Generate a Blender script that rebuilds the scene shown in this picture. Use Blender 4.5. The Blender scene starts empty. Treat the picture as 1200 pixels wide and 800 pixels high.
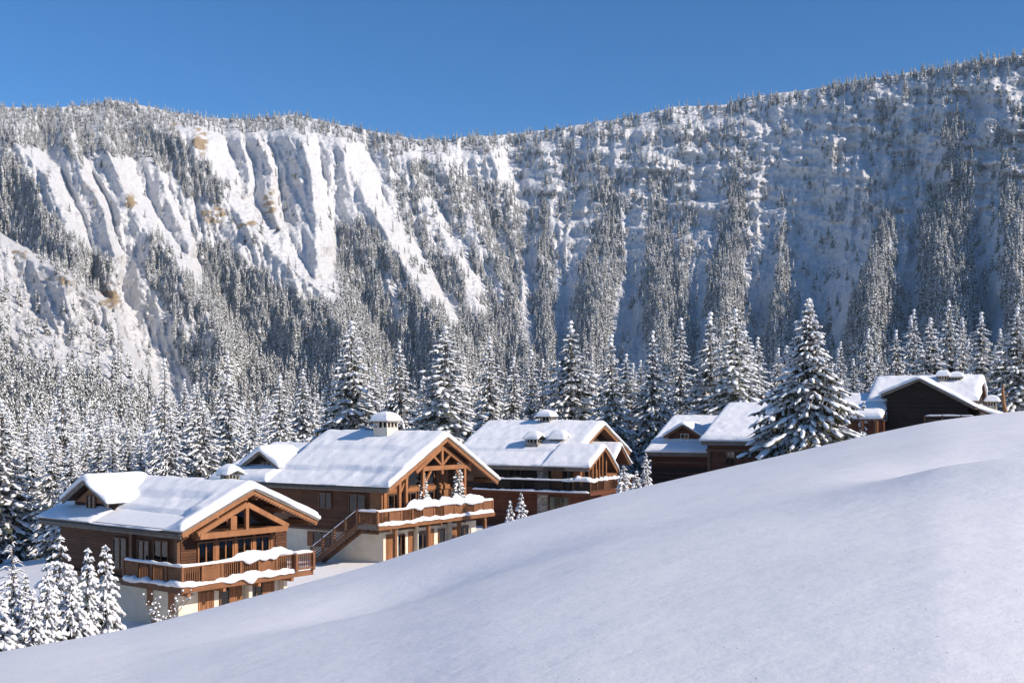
import bpy, math, random
import numpy as np
from mathutils import Vector, Matrix

R = math.radians
SC = bpy.context.scene
COL = SC.collection
F = 1300.0          # focal length in photo pixels (1200 wide)
HZ = 490.0          # horizon row
SUN_EL, SUN_AZ = 29.5, 116.0

# ------------------------------------------------------------------ noise
class Noise:
    def __init__(s, seed):
        s.t = np.random.RandomState(seed).rand(256, 256)
    def __call__(s, x, y):
        xi = np.floor(x).astype(int); yi = np.floor(y).astype(int)
        fx = x - xi; fy = y - yi
        fx = fx*fx*(3-2*fx); fy = fy*fy*(3-2*fy)
        t = s.t
        a = t[xi & 255, yi & 255]; b = t[(xi+1) & 255, yi & 255]
        c = t[xi & 255, (yi+1) & 255]; d = t[(xi+1) & 255, (yi+1) & 255]
        return (a*(1-fx)+b*fx)*(1-fy)+(c*(1-fx)+d*fx)*fy
def fbm(n, x, y, o=4, g=.5):
    a, s, r = 1., 0., 0.
    for i in range(o):
        r = r + a*n(x+i*17.3, y+i*31.7); s += a
        x = x*2.03; y = y*2.03; a *= g
    return r/s
N1, N2, N3 = Noise(1), Noise(2), Noise(3)
def sstep(a, b, x):
    t = np.clip((x-a)/(b-a), 0, 1); return t*t*(3-2*t)

# ------------------------------------------------------------------ materials
def newmat(name):
    m = bpy.data.materials.new(name); m.use_nodes = True
    nt = m.node_tree; b = nt.nodes['Principled BSDF']
    return m, nt, b
def nd(nt, t, **k):
    n = nt.nodes.new(t)
    for a, v in k.items():
        if a in n.inputs: n.inputs[a].default_value = v
        else: setattr(n, a, v)
    return n
def coords(nt, scale=(1, 1, 1), kind='Object'):
    tc = nd(nt, 'ShaderNodeTexCoord'); mp = nd(nt, 'ShaderNodeMapping')
    mp.inputs['Scale'].default_value = scale
    nt.links.new(tc.outputs[kind], mp.inputs[0]); return mp.outputs[0]
def noise(nt, vec, scale, detail=4, rough=.55):
    n = nd(nt, 'ShaderNodeTexNoise'); n.inputs['Scale'].default_value = scale
    n.inputs['Detail'].default_value = detail; n.inputs['Roughness'].default_value = rough
    nt.links.new(vec, n.inputs['Vector']); return n.outputs['Fac']
def ramp(nt, fac, stops):
    r = nd(nt, 'ShaderNodeValToRGB'); e = r.color_ramp.elements
    while len(e) < len(stops): e.new(.5)
    for i, (p, c) in enumerate(stops):
        e[i].position = p; e[i].color = tuple(c)+(1,) if len(c) == 3 else c
    nt.links.new(fac, r.inputs[0]); return r.outputs[0]
def bump(nt, b, h, strength, dist, prev=None):
    n = nd(nt, 'ShaderNodeBump'); n.inputs['Strength'].default_value = strength
    n.inputs['Distance'].default_value = dist
    nt.links.new(h, n.inputs['Height'])
    if prev is not None: nt.links.new(prev, n.inputs['Normal'])
    nt.links.new(n.outputs[0], b.inputs['Normal']); return n.outputs[0]

def m_ground_snow():
    m, nt, b = newmat('field_snow')
    v = coords(nt)
    big = noise(nt, v, .35, 5)
    c = ramp(nt, big, [(.3, (.90, .88, .868)), (.7, (.935, .918, .908))])
    nt.links.new(c, b.inputs['Base Color'])
    b.inputs['Roughness'].default_value = .55
    b.inputs['Specular IOR Level'].default_value = .25
    n1 = bump(nt, b, noise(nt, v, .8, 6, .6), .35, .12)
    n2 = bump(nt, b, noise(nt, v, 9, 6, .7), .24, .012, n1)
    n3 = bump(nt, b, noise(nt, v, 60, 3, .7), .28, .004, n2)
    # loose crystals: a few facets tilted away from the surface
    vo = nd(nt, 'ShaderNodeTexVoronoi'); vo.inputs['Scale'].default_value = 28
    nt.links.new(v, vo.inputs['Vector'])
    sep = nd(nt, 'ShaderNodeSeparateColor'); nt.links.new(vo.outputs['Color'], sep.inputs[0])
    gt = nd(nt, 'ShaderNodeMath', operation='GREATER_THAN'); gt.inputs[1].default_value = .99
    nt.links.new(sep.outputs[0], gt.inputs[0])
    lt = nd(nt, 'ShaderNodeMath', operation='LESS_THAN'); lt.inputs[1].default_value = .22
    nt.links.new(vo.outputs['Distance'], lt.inputs[0])
    mu = nd(nt, 'ShaderNodeMath', operation='MULTIPLY')
    nt.links.new(gt.outputs[0], mu.inputs[0]); nt.links.new(lt.outputs[0], mu.inputs[1])
    gl = nd(nt, 'ShaderNodeBsdfGlossy'); gl.inputs['Roughness'].default_value = .25
    vm = nd(nt, 'ShaderNodeVectorMath', operation='SUBTRACT'); vm.inputs[1].default_value = (.5, .5, -1.3)
    nt.links.new(vo.outputs['Color'], vm.inputs[0])
    vn = nd(nt, 'ShaderNodeVectorMath', operation='NORMALIZE'); nt.links.new(vm.outputs[0], vn.inputs[0])
    nt.links.new(vn.outputs[0], gl.inputs['Normal'])
    mx = nd(nt, 'ShaderNodeMixShader'); nt.links.new(mu.outputs[0], mx.inputs[0])
    nt.links.new(b.outputs[0], mx.inputs[1]); nt.links.new(gl.outputs[0], mx.inputs[2])
    nt.links.new(mx.outputs[0], nt.nodes['Material Output'].inputs[0])
    return m
def m_snow(name, col=.87, bs=.4):
    m, nt, b = newmat(name); v = coords(nt)
    b.inputs['Base Color'].default_value = (col, col, col*1.012, 1)
    b.inputs['Roughness'].default_value = .6
    b.inputs['Specular IOR Level'].default_value = .2
    n1 = bump(nt, b, noise(nt, v, 3, 5, .6), bs, .06)
    bump(nt, b, noise(nt, v, 25, 3, .6), bs, .01, n1)
    return m
def m_wood(name, lo, hi, planks=7.0, axis=2, grain=(1.2, 1.2, 14), rough=.7):
    m, nt, b = newmat(name)
    v = coords(nt)
    g = noise(nt, coords(nt, grain), 1.6, 6, .6)
    big = noise(nt, v, .9, 3)
    ad = nd(nt, 'ShaderNodeMath', operation='ADD'); nt.links.new(g, ad.inputs[0]); nt.links.new(big, ad.inputs[1])
    ml = nd(nt, 'ShaderNodeMath', operation='MULTIPLY'); ml.inputs[1].default_value = .5
    nt.links.new(ad.outputs[0], ml.inputs[0])
    c = ramp(nt, ml.outputs[0], [(.32, lo), (.68, hi)])
    if planks:
        sx = nd(nt, 'ShaderNodeSeparateXYZ'); nt.links.new(v, sx.inputs[0])
        sc = nd(nt, 'ShaderNodeMath', operation='MULTIPLY'); sc.inputs[1].default_value = planks
        nt.links.new(sx.outputs[axis], sc.inputs[0])
        fr = nd(nt, 'ShaderNodeMath', operation='FRACT'); nt.links.new(sc.outputs[0], fr.inputs[0])
        pp = nd(nt, 'ShaderNodeMath', operation='PINGPONG'); pp.inputs[1].default_value = .5
        nt.links.new(fr.outputs[0], pp.inputs[0])
        fl = nd(nt, 'ShaderNodeMath', operation='FLOOR'); nt.links.new(sc.outputs[0], fl.inputs[0])
        wn = nd(nt, 'ShaderNodeTexWhiteNoise', noise_dimensions='1D'); nt.links.new(fl.outputs[0], wn.inputs['W'])
        mr = nd(nt, 'ShaderNodeMapRange'); mr.inputs['To Min'].default_value = .72; mr.inputs['To Max'].default_value = 1.15
        nt.links.new(wn.outputs['Value'], mr.inputs[0])
        vm = nd(nt, 'ShaderNodeVectorMath', operation='SCALE'); nt.links.new(c, vm.inputs[0]); nt.links.new(mr.outputs[0], vm.inputs['Scale'])
        c = vm.outputs[0]
        jr = nd(nt, 'ShaderNodeMapRange'); jr.inputs['From Max'].default_value = .14
        nt.links.new(pp.outputs[0], jr.inputs[0])
        n1 = bump(nt, b, jr.outputs[0], .9, .03)
        bump(nt, b, g, .3, .01, n1)
    else:
        bump(nt, b, g, .35, .015)
    nt.links.new(c, b.inputs['Base Color'])
    b.inputs['Roughness'].default_value = rough; b.inputs['Specular IOR Level'].default_value = .3
    return m
def m_plain(name, lo, hi, scale=3, rough=.8, bs=.3, bd=.01):
    m, nt, b = newmat(name); v = coords(nt)
    n = noise(nt, v, scale, 5)
    nt.links.new(ramp(nt, n, [(.3, lo), (.7, hi)]), b.inputs['Base Color'])
    b.inputs['Roughness'].default_value = rough
    bump(nt, b, noise(nt, v, scale*6, 4), bs, bd)
    return m
def m_stone(name):
    m, nt, b = newmat(name); v = coords(nt, (1, 1, 1.7))
    vo = nd(nt, 'ShaderNodeTexVoronoi', feature='DISTANCE_TO_EDGE'); vo.inputs['Scale'].default_value = 3.2
    nt.links.new(v, vo.inputs['Vector'])
    vc = nd(nt, 'ShaderNodeTexVoronoi'); vc.inputs['Scale'].default_value = 3.2; nt.links.new(v, vc.inputs['Vector'])
    sp = nd(nt, 'ShaderNodeSeparateColor'); nt.links.new(vc.outputs['Color'], sp.inputs[0])
    c = ramp(nt, sp.outputs[0], [(0, (.16, .14, .12)), (.5, (.3, .27, .23)), (1, (.42, .39, .34))])
    e = nd(nt, 'ShaderNodeMapRange'); e.inputs['From Max'].default_value = .06; nt.links.new(vo.outputs[0], e.inputs[0])
    nt.links.new(c, b.inputs['Base Color']); b.inputs['Roughness'].default_value = .85
    bump(nt, b, e.outputs[0], .8, .04)
    return m
def m_glass():
    m, nt, b = newmat('window_glass')
    b.inputs['Base Color'].default_value = (.55, .6, .62, 1); b.inputs['Roughness'].default_value = .04
    b.inputs['IOR'].default_value = 1.45
    tr = nd(nt, 'ShaderNodeBsdfTransparent'); tr.inputs[0].default_value = (.75, .8, .8, 1)
    gl = nd(nt, 'ShaderNodeBsdfGlossy'); gl.inputs['Roughness'].default_value = .03
    fr = nd(nt, 'ShaderNodeFresnel'); fr.inputs[0].default_value = 1.7
    mx = nd(nt, 'ShaderNodeMixShader')
    nt.links.new(fr.outputs[0], mx.inputs[0]); nt.links.new(tr.outputs[0], mx.inputs[1]); nt.links.new(gl.outputs[0], mx.inputs[2])
    nt.links.new(mx.outputs[0], nt.nodes['Material Output'].inputs[0])
    return m
def m_foliage(name, lo, hi):
    m, nt, b = newmat(name); v = coords(nt)
    n = noise(nt, v, 2.5, 3)
    oi = nd(nt, 'ShaderNodeObjectInfo')
    c = ramp(nt, n, [(.35, lo), (.7, hi)])
    hs = nd(nt, 'ShaderNodeHueSaturation'); nt.links.new(c, hs.inputs['Color'])
    mr = nd(nt, 'ShaderNodeMapRange'); mr.inputs['To Min'].default_value = .75; mr.inputs['To Max'].default_value = 1.25
    nt.links.new(oi.outputs['Random'], mr.inputs[0]); nt.links.new(mr.outputs[0], hs.inputs['Value'])
    nt.links.new(hs.outputs[0], b.inputs['Base Color'])
    b.inputs['Roughness'].default_value = .7; b.inputs['Specular IOR Level'].default_value = .15
    return m
def m_mountain():
    m, nt, b = newmat('mountain_snow_rock')
    v = coords(nt)
    at = nd(nt, 'ShaderNodeAttribute', attribute_name='rock')
    sc = nd(nt, 'ShaderNodeSeparateColor'); nt.links.new(at.outputs['Color'], sc.inputs[0])
    n = noise(nt, coords(nt, (1, 1, .35)), .055, 8, .68)
    n2 = noise(nt, coords(nt, (.6, .6, 1.5)), .10, 9, .8)
    # rock shows where mask + noise is high
    a = nd(nt, 'ShaderNodeMath', operation='ADD'); nt.links.new(sc.outputs[0], a.inputs[0]); nt.links.new(n2, a.inputs[1])
    rm = nd(nt, 'ShaderNodeMapRange'); rm.inputs['From Min'].default_value = .80; rm.inputs['From Max'].default_value = .98
    nt.links.new(a.outputs[0], rm.inputs[0])
    ochre = ramp(nt, n, [(.3, (.30, .22, .14)), (.55, (.48, .36, .22)), (.8, (.55, .5, .42))])
    grey = ramp(nt, n, [(.3, (.2, .19, .18)), (.7, (.42, .4, .38))])
    mixr = nd(nt, 'ShaderNodeMix', data_type='RGBA'); nt.links.new(sc.outputs[1], mixr.inputs[0])
    nt.links.new(grey, mixr.inputs[6]); nt.links.new(ochre, mixr.inputs[7])
    mx = nd(nt, 'ShaderNodeMix', data_type='RGBA'); nt.links.new(rm.outputs[0], mx.inputs[0])
    mx.inputs[6].default_value = (.82, .82, .83, 1)
    nt.links.new(mixr.outputs[2], mx.inputs[7])
    nt.links.new(mx.outputs[2], b.inputs['Base Color'])
    b.inputs['Roughness'].default_value = .75; b.inputs['Specular IOR Level'].default_value = .15
    n1 = bump(nt, b, noise(nt, v, .05, 8, .65), .7, 6)
    n3 = bump(nt, b, n2, .9, 6, n1)
    vr = nd(nt, 'ShaderNodeTexVoronoi'); vr.inputs['Scale'].default_value = .16; nt.links.new(coords(nt, (1, 1, .6)), vr.inputs['Vector'])
    bump(nt, b, vr.outputs['Distance'], .8, 3.5, n3)
    return m

M = {}
M['field'] = m_ground_snow()
M['snow'] = m_snow('settled_snow')
M['treesnow'] = m_snow('branch_snow', .80, .6)
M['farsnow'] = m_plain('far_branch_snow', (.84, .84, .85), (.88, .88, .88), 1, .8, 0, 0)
M['mount'] = m_mountain()
M['siding'] = m_wood('log_siding', (.072, .029, .015), (.155, .066, .03), 6.5)
M['siding_dark'] = m_wood('dark_siding', (.02, .011, .008), (.042, .023, .015), 6.0)
M['siding_red'] = m_wood('red_siding', (.085, .027, .013), (.17, .056, .026), 6.0)
M['timber'] = m_wood('honey_timber', (.21, .088, .037), (.38, .17, .072), 0, 2, (5, 5, 1.2))
M['rail'] = m_wood('railing_wood', (.135, .056, .025), (.26, .115, .05), 0, 2, (5, 5, 1.2))
M['timber_d'] = m_wood('brown_timber', (.1, .05, .028), (.19, .095, .05), 0, 2, (5, 5, 1.2))
M['vert'] = m_wood('upright_boards', (.2, .085, .036), (.36, .165, .075), 7.5, 0, (10, 2, 1))
M['soffit'] = m_wood('soffit_boards', (.09, .042, .022), (.17, .08, .042), 6, 1, (2, 8, 2))
M['eave'] = m_plain('weathered_fascia', (.13, .105, .08), (.22, .18, .14), 4)
M['plaster'] = m_plain('cream_plaster', (.6, .52, .40), (.7, .62, .5), 1.5)
M['stone'] = m_stone('rubble_stone')
M['metal'] = m_plain('dark_metal', (.03, .03, .032), (.06, .06, .06), 5, .5)
M['inside'] = m_plain('dim_interior', (.012, .010, .009), (.03, .024, .02), 1, .9)  # near-black colour stands in for unlit space behind panes and in flues
M['curtain'] = m_plain('pale_curtain', (.5, .46, .4), (.62, .58, .5), 6, .9)
M['glass'] = m_glass()
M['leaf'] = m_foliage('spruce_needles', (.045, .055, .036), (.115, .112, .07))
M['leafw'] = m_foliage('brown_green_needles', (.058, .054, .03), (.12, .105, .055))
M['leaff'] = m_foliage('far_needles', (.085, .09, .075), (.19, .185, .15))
M['bark'] = m_wood('spruce_bark', (.06, .04, .03), (.14, .1, .075), 0, 2, (6, 6, 1.5))
M['rotwood'] = m_wood('broken_trunk_wood', (.2, .09, .035), (.42, .2, .08), 0, 2, (6, 6, 1.5))

# ------------------------------------------------------------------ object helpers
def link(o, parent=None):
    COL.objects.link(o)
    if parent is not None: o.parent = parent
    return o
def thing(name, label, cat, loc, rot=0, group=None, scale=None):
    o = bpy.data.objects.new(name, None); COL.objects.link(o)
    o.location = loc; o.rotation_euler = (0, 0, rot)
    if scale: o.scale = scale
    o['label'] = label; o['category'] = cat
    if group: o['group'] = group
    return o
def mesh_np(name, V, Fc, mats, mi=None, smooth=False):
    """V (n,3), Fc list of arrays/tuples or (m,k) array"""
    me = bpy.data.meshes.new(name)
    V = np.asarray(V, np.float32)
    if isinstance(Fc, np.ndarray):
        k = Fc.shape[1]; loops = Fc.ravel().astype(np.int32); starts = np.arange(len(Fc))*k; tot = np.full(len(Fc), k)
    else:
        loops = np.array([i for f in Fc for i in f], np.int32); tot = np.array([len(f) for f in Fc]); starts = np.concatenate([[0], np.cumsum(tot)[:-1]])
    me.vertices.add(len(V)); me.vertices.foreach_set('co', V.ravel())
    me.loops.add(len(loops)); me.loops.foreach_set('vertex_index', loops)
    me.polygons.add(len(tot)); me.polygons.foreach_set('loop_start', starts.astype(np.int32)); me.polygons.foreach_set('loop_total', tot.astype(np.int32))
    for m in mats: me.materials.append(m)
    if mi is not None: me.polygons.foreach_set('material_index', np.asarray(mi, np.int32))
    me.polygons.foreach_set('use_smooth', np.full(len(tot), smooth))
    me.update(calc_edges=True); me.validate()
    return me
def obj(name, me, parent=None, **props):
    o = bpy.data.objects.new(name, me); link(o, parent)
    for k, v in props.items(): o[k] = v
    return o

class MB:
    def __init__(s): s.v, s.f = [], []
    def add(s, vs, fs):
        b = len(s.v); s.v += [tuple(p) for p in vs]; s.f += [tuple(i+b for i in f) for f in fs]; return s
    def box(s, x0, x1, y0, y1, z0, z1):
        v = [(x0, y0, z0), (x1, y0, z0), (x1, y1, z0), (x0, y1, z0), (x0, y0, z1), (x1, y0, z1), (x1, y1, z1), (x0, y1, z1)]
        return s.add(v, [(0, 3, 2, 1), (4, 5, 6, 7), (0, 1, 5, 4), (1, 2, 6, 5), (2, 3, 7, 6), (3, 0, 4, 7)])
    def beam(s, p, q, w, h):
        p, q = Vector(p), Vector(q); d = (q-p).normalized()
        up = Vector((0, 0, 1))
        if abs(d.z) > .98: up = Vector((0, 1, 0))
        sd = d.cross(up).normalized()*w/2; u = sd.cross(d).normalized()*h/2
        v = []
        for c in (p, q): v += [c-sd-u, c+sd-u, c+sd+u, c-sd+u]
        return s.add(v, [(0, 3, 2, 1), (4, 5, 6, 7), (0, 1, 5, 4), (1, 2, 6, 5), (2, 3, 7, 6), (3, 0, 4, 7)])
    def prism(s, poly, y0, y1):
        n = len(poly); v = [(x, y0, z) for x, z in poly]+[(x, y1, z) for x, z in poly]
        f = [tuple(range(n)), tuple(range(2*n-1, n-1, -1))]
        for i in range(n): j = (i+1) % n; f.append((i, i+n, j+n, j))
        return s.add(v, f)
    def tube(s, pts, rad, n=8):
        pts = [Vector(p) for p in pts]; vs, fs = [], []
        for i, p in enumerate(pts):
            d = (pts[min(i+1, len(pts)-1)]-pts[max(i-1, 0)]).normalized()
            up = Vector((0, 0, 1)) if abs(d.z) < .9 else Vector((1, 0, 0))
            a = d.cross(up).normalized(); b = a.cross(d)
            for k in range(n):
                t = 2*math.pi*k/n; vs.append(p+(a*math.cos(t)+b*math.sin(t))*rad[i])
        for i in range(len(pts)-1):
            for k in range(n):
                fs.append((i*n+k, i*n+(k+1) % n, (i+1)*n+(k+1) % n, (i+1)*n+k))
        fs.append(tuple(range(n-1, -1, -1))); fs.append(tuple((len(pts)-1)*n+k for k in range(n)))
        return s.add(vs, fs)
    def build(s, name, mat, parent=None, smooth=False, bev=0, **props):
        me = mesh_np(name, s.v, s.f, [M[mat]], None, smooth)
        o = obj(name, me, parent, **props)
        if bev:
            m = o.modifiers.new('b', 'BEVEL'); m.width = bev; m.segments = 2; m.limit_method = 'ANGLE'
        return o

def snow_sheet(name, xs, ys, zf, t, parent, r=.45, seed=0, steps=None, amp=.12, edge=.45, nx=None, ny=None, mat='snow', over=.06):
    """snow lying on a surface zf(x,y) over a plan rectangle: rounded edges, uneven top"""
    x0, x1 = xs; y0, y1 = ys
    nx = nx or max(12, int((x1-x0)/.16)); ny = ny or max(12, int((y1-y0)/.16))
    def axis(a, b, n):
        u = np.linspace(0, 1, n); return a+(b-a)*(u-.06*np.sin(2*math.pi*u))
    X, Y = np.meshgrid(axis(x0, x1, nx), axis(y0, y1, ny), indexing='ij')
    d = np.minimum(np.minimum(X-x0, x1-X), np.minimum(Y-y0, y1-Y))
    q = np.clip(d/r, 0, 1)
    f = edge+(1-edge)*np.sqrt(np.clip(1-(1-q)**2, 0, 1))
    tt = t*np.ones_like(X)
    if steps is not None: tt = tt+steps(X, Y)
    nz = fbm(N1, X*.55+seed*7.1, Y*.55+seed*3.3, 3)-.5
    nf = (fbm(N2, X*1.6+seed, Y*1.6, 3)-.5)*2.2
    zb = zf(X, Y)
    # sag of edge outline
    wob = (fbm(N3, X*.9+seed*5, Y*.9, 2)-.5)*.3*(1-q)
    top = zb+tt*f*(1+amp*nz*2)+nf*.05*q
    cx, cy = (x0+x1)/2, (y0+y1)/2
    ex = np.where((X-x0 < 1e-6) | (x1-X < 1e-6), np.sign(X-cx), 0)*(over+wob); ey = np.where((Y-y0 < 1e-6) | (y1-Y < 1e-6), np.sign(Y-cy), 0)*(over+wob)
    V = np.stack([X+ex*.6, Y+ey*.6, top-(1-q)*0], -1).reshape(-1, 3)
    nv = nx*ny
    B = np.stack([X, Y, zb+.012], -1).reshape(-1, 3)
    # outer mid ring bulge via bottom verts pushed out
    idx = np.arange(nv).reshape(nx, ny)
    fs = np.stack([idx[:-1, :-1], idx[1:, :-1], idx[1:, 1:], idx[:-1, 1:]], -1).reshape(-1, 4)
    fb = fs[:, ::-1]+nv
    ring = np.concatenate([idx[:, 0], idx[-1, 1:], idx[::-1, -1][1:], idx[0, ::-1][1:-1]])
    Mid = (V[ring]*.45+B[ring]*.55); dirx = np.stack([ex, ey, ex*0], -1).reshape(-1, 3)[ring]
    Mid = Mid+dirx*.9
    a = np.arange(len(ring)); b2 = (a+1) % len(ring); mo = 2*nv
    s1 = np.stack([ring[a], mo+a, mo+b2, ring[b2]], -1)
    s2 = np.stack([mo+a, ring[a]+nv, ring[b2]+nv, mo+b2], -1)
    me = mesh_np(name, np.concatenate([V, B, Mid]), np.concatenate([fs, fb, s1, s2]), [M[mat]], None, True)
    return obj(name, me, parent)

def snow_bar(name, pts, w, h, parent, seed=0, amp=.35, droop=0., step=.12, mat='snow'):
    """a ridge of snow lying along a line (rail, deck edge)"""
    P = [Vector(p) for p in pts]; seg = []
    for a, b in zip(P[:-1], P[1:]):
        n = max(2, int((b-a).length/step))
        seg += [a.lerp(b, i/n) for i in range(n)]
    seg.append(P[-1]); n = len(seg); K = 9
    rs = np.arange(n)*step
    hh = h*np.clip(1+amp*3.4*(fbm(N1, rs*1.9+seed*9.7, rs*0+seed, 3)-.5), .25, 3)
    ww = w*(1+amp*1.6*(fbm(N2, rs*1.1+seed*4.1, rs*0+seed, 3)-.5))
    dr = droop*np.maximum(0, fbm(N3, rs*1.4+seed*3.3, rs*0+1, 2)-.38)*2.6
    vs, fs = [], []
    for i, p in enumerate(seg):
        d = (seg[min(i+1, n-1)]-seg[max(i-1, 0)]); d.z = 0; d.normalize(); sd = Vector((-d.y, d.x, 0))
        tl = 9 if h > .25 else 2.5; e = min(1, (i+.25)/tl, (n-1-i+.25)/tl); e = math.sqrt(max(e, .05))
        for k in range(K):
            t = math.pi*k/(K-1)
            c = math.cos(t); s_ = math.sin(t)**.7
            z = s_*hh[i]*e
            if k in (0, K-1): z = -.02-dr[i]*e
            vs.append(p+sd*(c*ww[i]*.5*e)+Vector((0, 0, z)))
    for i in range(n-1):
        for k in range(K):
            k2 = (k+1) % K
            fs.append((i*K+k, i*K+k2, (i+1)*K+k2, (i+1)*K+k))
    fs.append(tuple(range(K-1, -1, -1))); fs.append(tuple((n-1)*K+k for k in range(K)))
    return obj(name, mesh_np(name, vs, fs, [M[mat]], None, True), parent)

def pxline(xs, ps):
    a = np.array(ps, float); return np.interp(xs, a[:, 0], a[:, 1])

# ------------------------------------------------------------------ near ground
_P = np.arange(-700, 2001, 2.0)
_cr = pxline(_P, [(-700, 930), (-300, 838), (0, 764), (150, 737), (250, 712), (350, 685), (440, 660), (580, 615), (700, 583), (870, 544), (1000, 514), (1100, 493), (1200, 481), (1320, 472), (1500, 470), (2000, 474)])
_k = np.exp(-np.linspace(-2.5, 2.5, 61)**2); _k /= _k.sum()
_cr = np.convolve(np.pad(_cr, 30, 'edge'), _k, 'valid')
_D = np.convolve(np.pad(pxline(_P, [(-600, 32), (0, 37), (300, 42), (600, 52), (900, 64), (1200, 78), (1900, 95)]), 60, 'edge'), np.hanning(121)/np.hanning(121).sum(), 'valid')
def groundz(X, Y):
    X = np.asarray(X, float); Y = np.asarray(Y, float)
    Yc = np.maximum(Y, .01)
    p = np.clip(600+F*X/Yc, -690, 1990)
    cz = np.interp(p, _P, _cr)
    s = -(cz-HZ)/F
    D = np.interp(p, _P, _D)
    y0 = np.maximum(Y, 0)
    front = s*y0-1.7*(1-y0/D)**2
    zb = s*y0-.022*(y0-D)**2
    P1 = pxline(p, [(-600, -16), (0, -13.4), (150, -11.0), (400, -10.5), (600, -9.8), (800, -7.6), (900, -6.0), (1000, -4), (1100, -1.9), (1200, -.9), (1900, 2)])
    P2 = pxline(p, [(-600, -24), (0, -17), (300, -14), (600, -11), (900, -7), (1200, -4), (1900, 0)])
    P3 = -24+0*p
    PL = P1+(P2-P1)*sstep(85, 150, Y); PL = PL+(P3-PL)*sstep(170, 800, Y)
    PL = PL+(fbm(N2, X*.06, Y*.06, 3)-.5)*1.2*sstep(80, 120, Y)
    k = .25
    m = np.maximum(zb, PL); bk = m+k*np.log(np.exp((zb-m)/k)+np.exp((PL-m)/k))-0*m
    z = np.where(Y < D, front, bk)
    und = (fbm(N1, X*.09+3, Y*.09+5, 2)-.5)*.30+(fbm(N3, X*.33+3, Y*.33+5, 2)-.5)*.05
    z = z+und*sstep(3, 9, Y)*(1-.75*sstep(.75, 1.0, Y/D))
    z = z-.36*np.exp(-(((X+2.2)/3.2)**2+((Y-21.5)/3.0)**2))-.36*np.exp(-(((X-10.5)/3.0)**2+((Y-24)/4.5)**2))
    z = z+.36*np.exp(-(((X-8.0)/2.0)**2+((Y-17)/3)**2))
    return z
def gz(x, y): return float(groundz(np.array([x]), np.array([y]))[0])

def make_ground():
    az = np.concatenate([np.arange(-180, -60, 5.0), np.arange(-60, -30, .5), np.arange(-30, 30, .11), np.arange(30, 60, .5), np.arange(60, 180, 5.0)])
    az = np.radians(az)
    rr = [1.0]
    while rr[-1] < 3600: rr.append(rr[-1]*(1.0135 if rr[-1] < 120 else 1.05)+.01)
    rr = np.array(rr)
    A, Rr = np.meshgrid(az, rr, indexing='ij')
    X = Rr*np.sin(A); Y = Rr*np.cos(A); Z = groundz(X, Y)
    na, nr = A.shape
    V = np.stack([X, Y, Z], -1).reshape(-1, 3)
    idx = np.arange(na*nr).reshape(na, nr); nx = np.roll(idx, -1, 0)
    fs = np.stack([idx[:, :-1], idx[:, 1:], nx[:, 1:], nx[:, :-1]], -1).reshape(-1, 4)
    me = mesh_np('snow_field', V, fs[:, ::-1], [M['field']], None, True)
    o = obj('snow_field', me); o['kind'] = 'structure'; o['label'] = 'smooth untouched snow slope rising to the right in the foreground'
make_ground()

# ------------------------------------------------------------------ mountain
SKY = [(-700, 150), (-300, 150), (0, 126), (60, 127), (100, 123), (130, 118), (155, 121), (190, 129), (250, 138), (290, 140), (340, 135), (365, 138), (400, 147), (450, 157), (490, 163), (520, 164), (560, 159), (600, 157), (680, 147), (740, 136), (790, 125), (850, 122), (880, 114), (940, 107), (980, 99), (1030, 91), (1080, 83), (1130, 74), (1170, 68), (1200, 65), (1500, 55), (1800, 60), (2000, 90)]
PYB = 545.0
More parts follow.
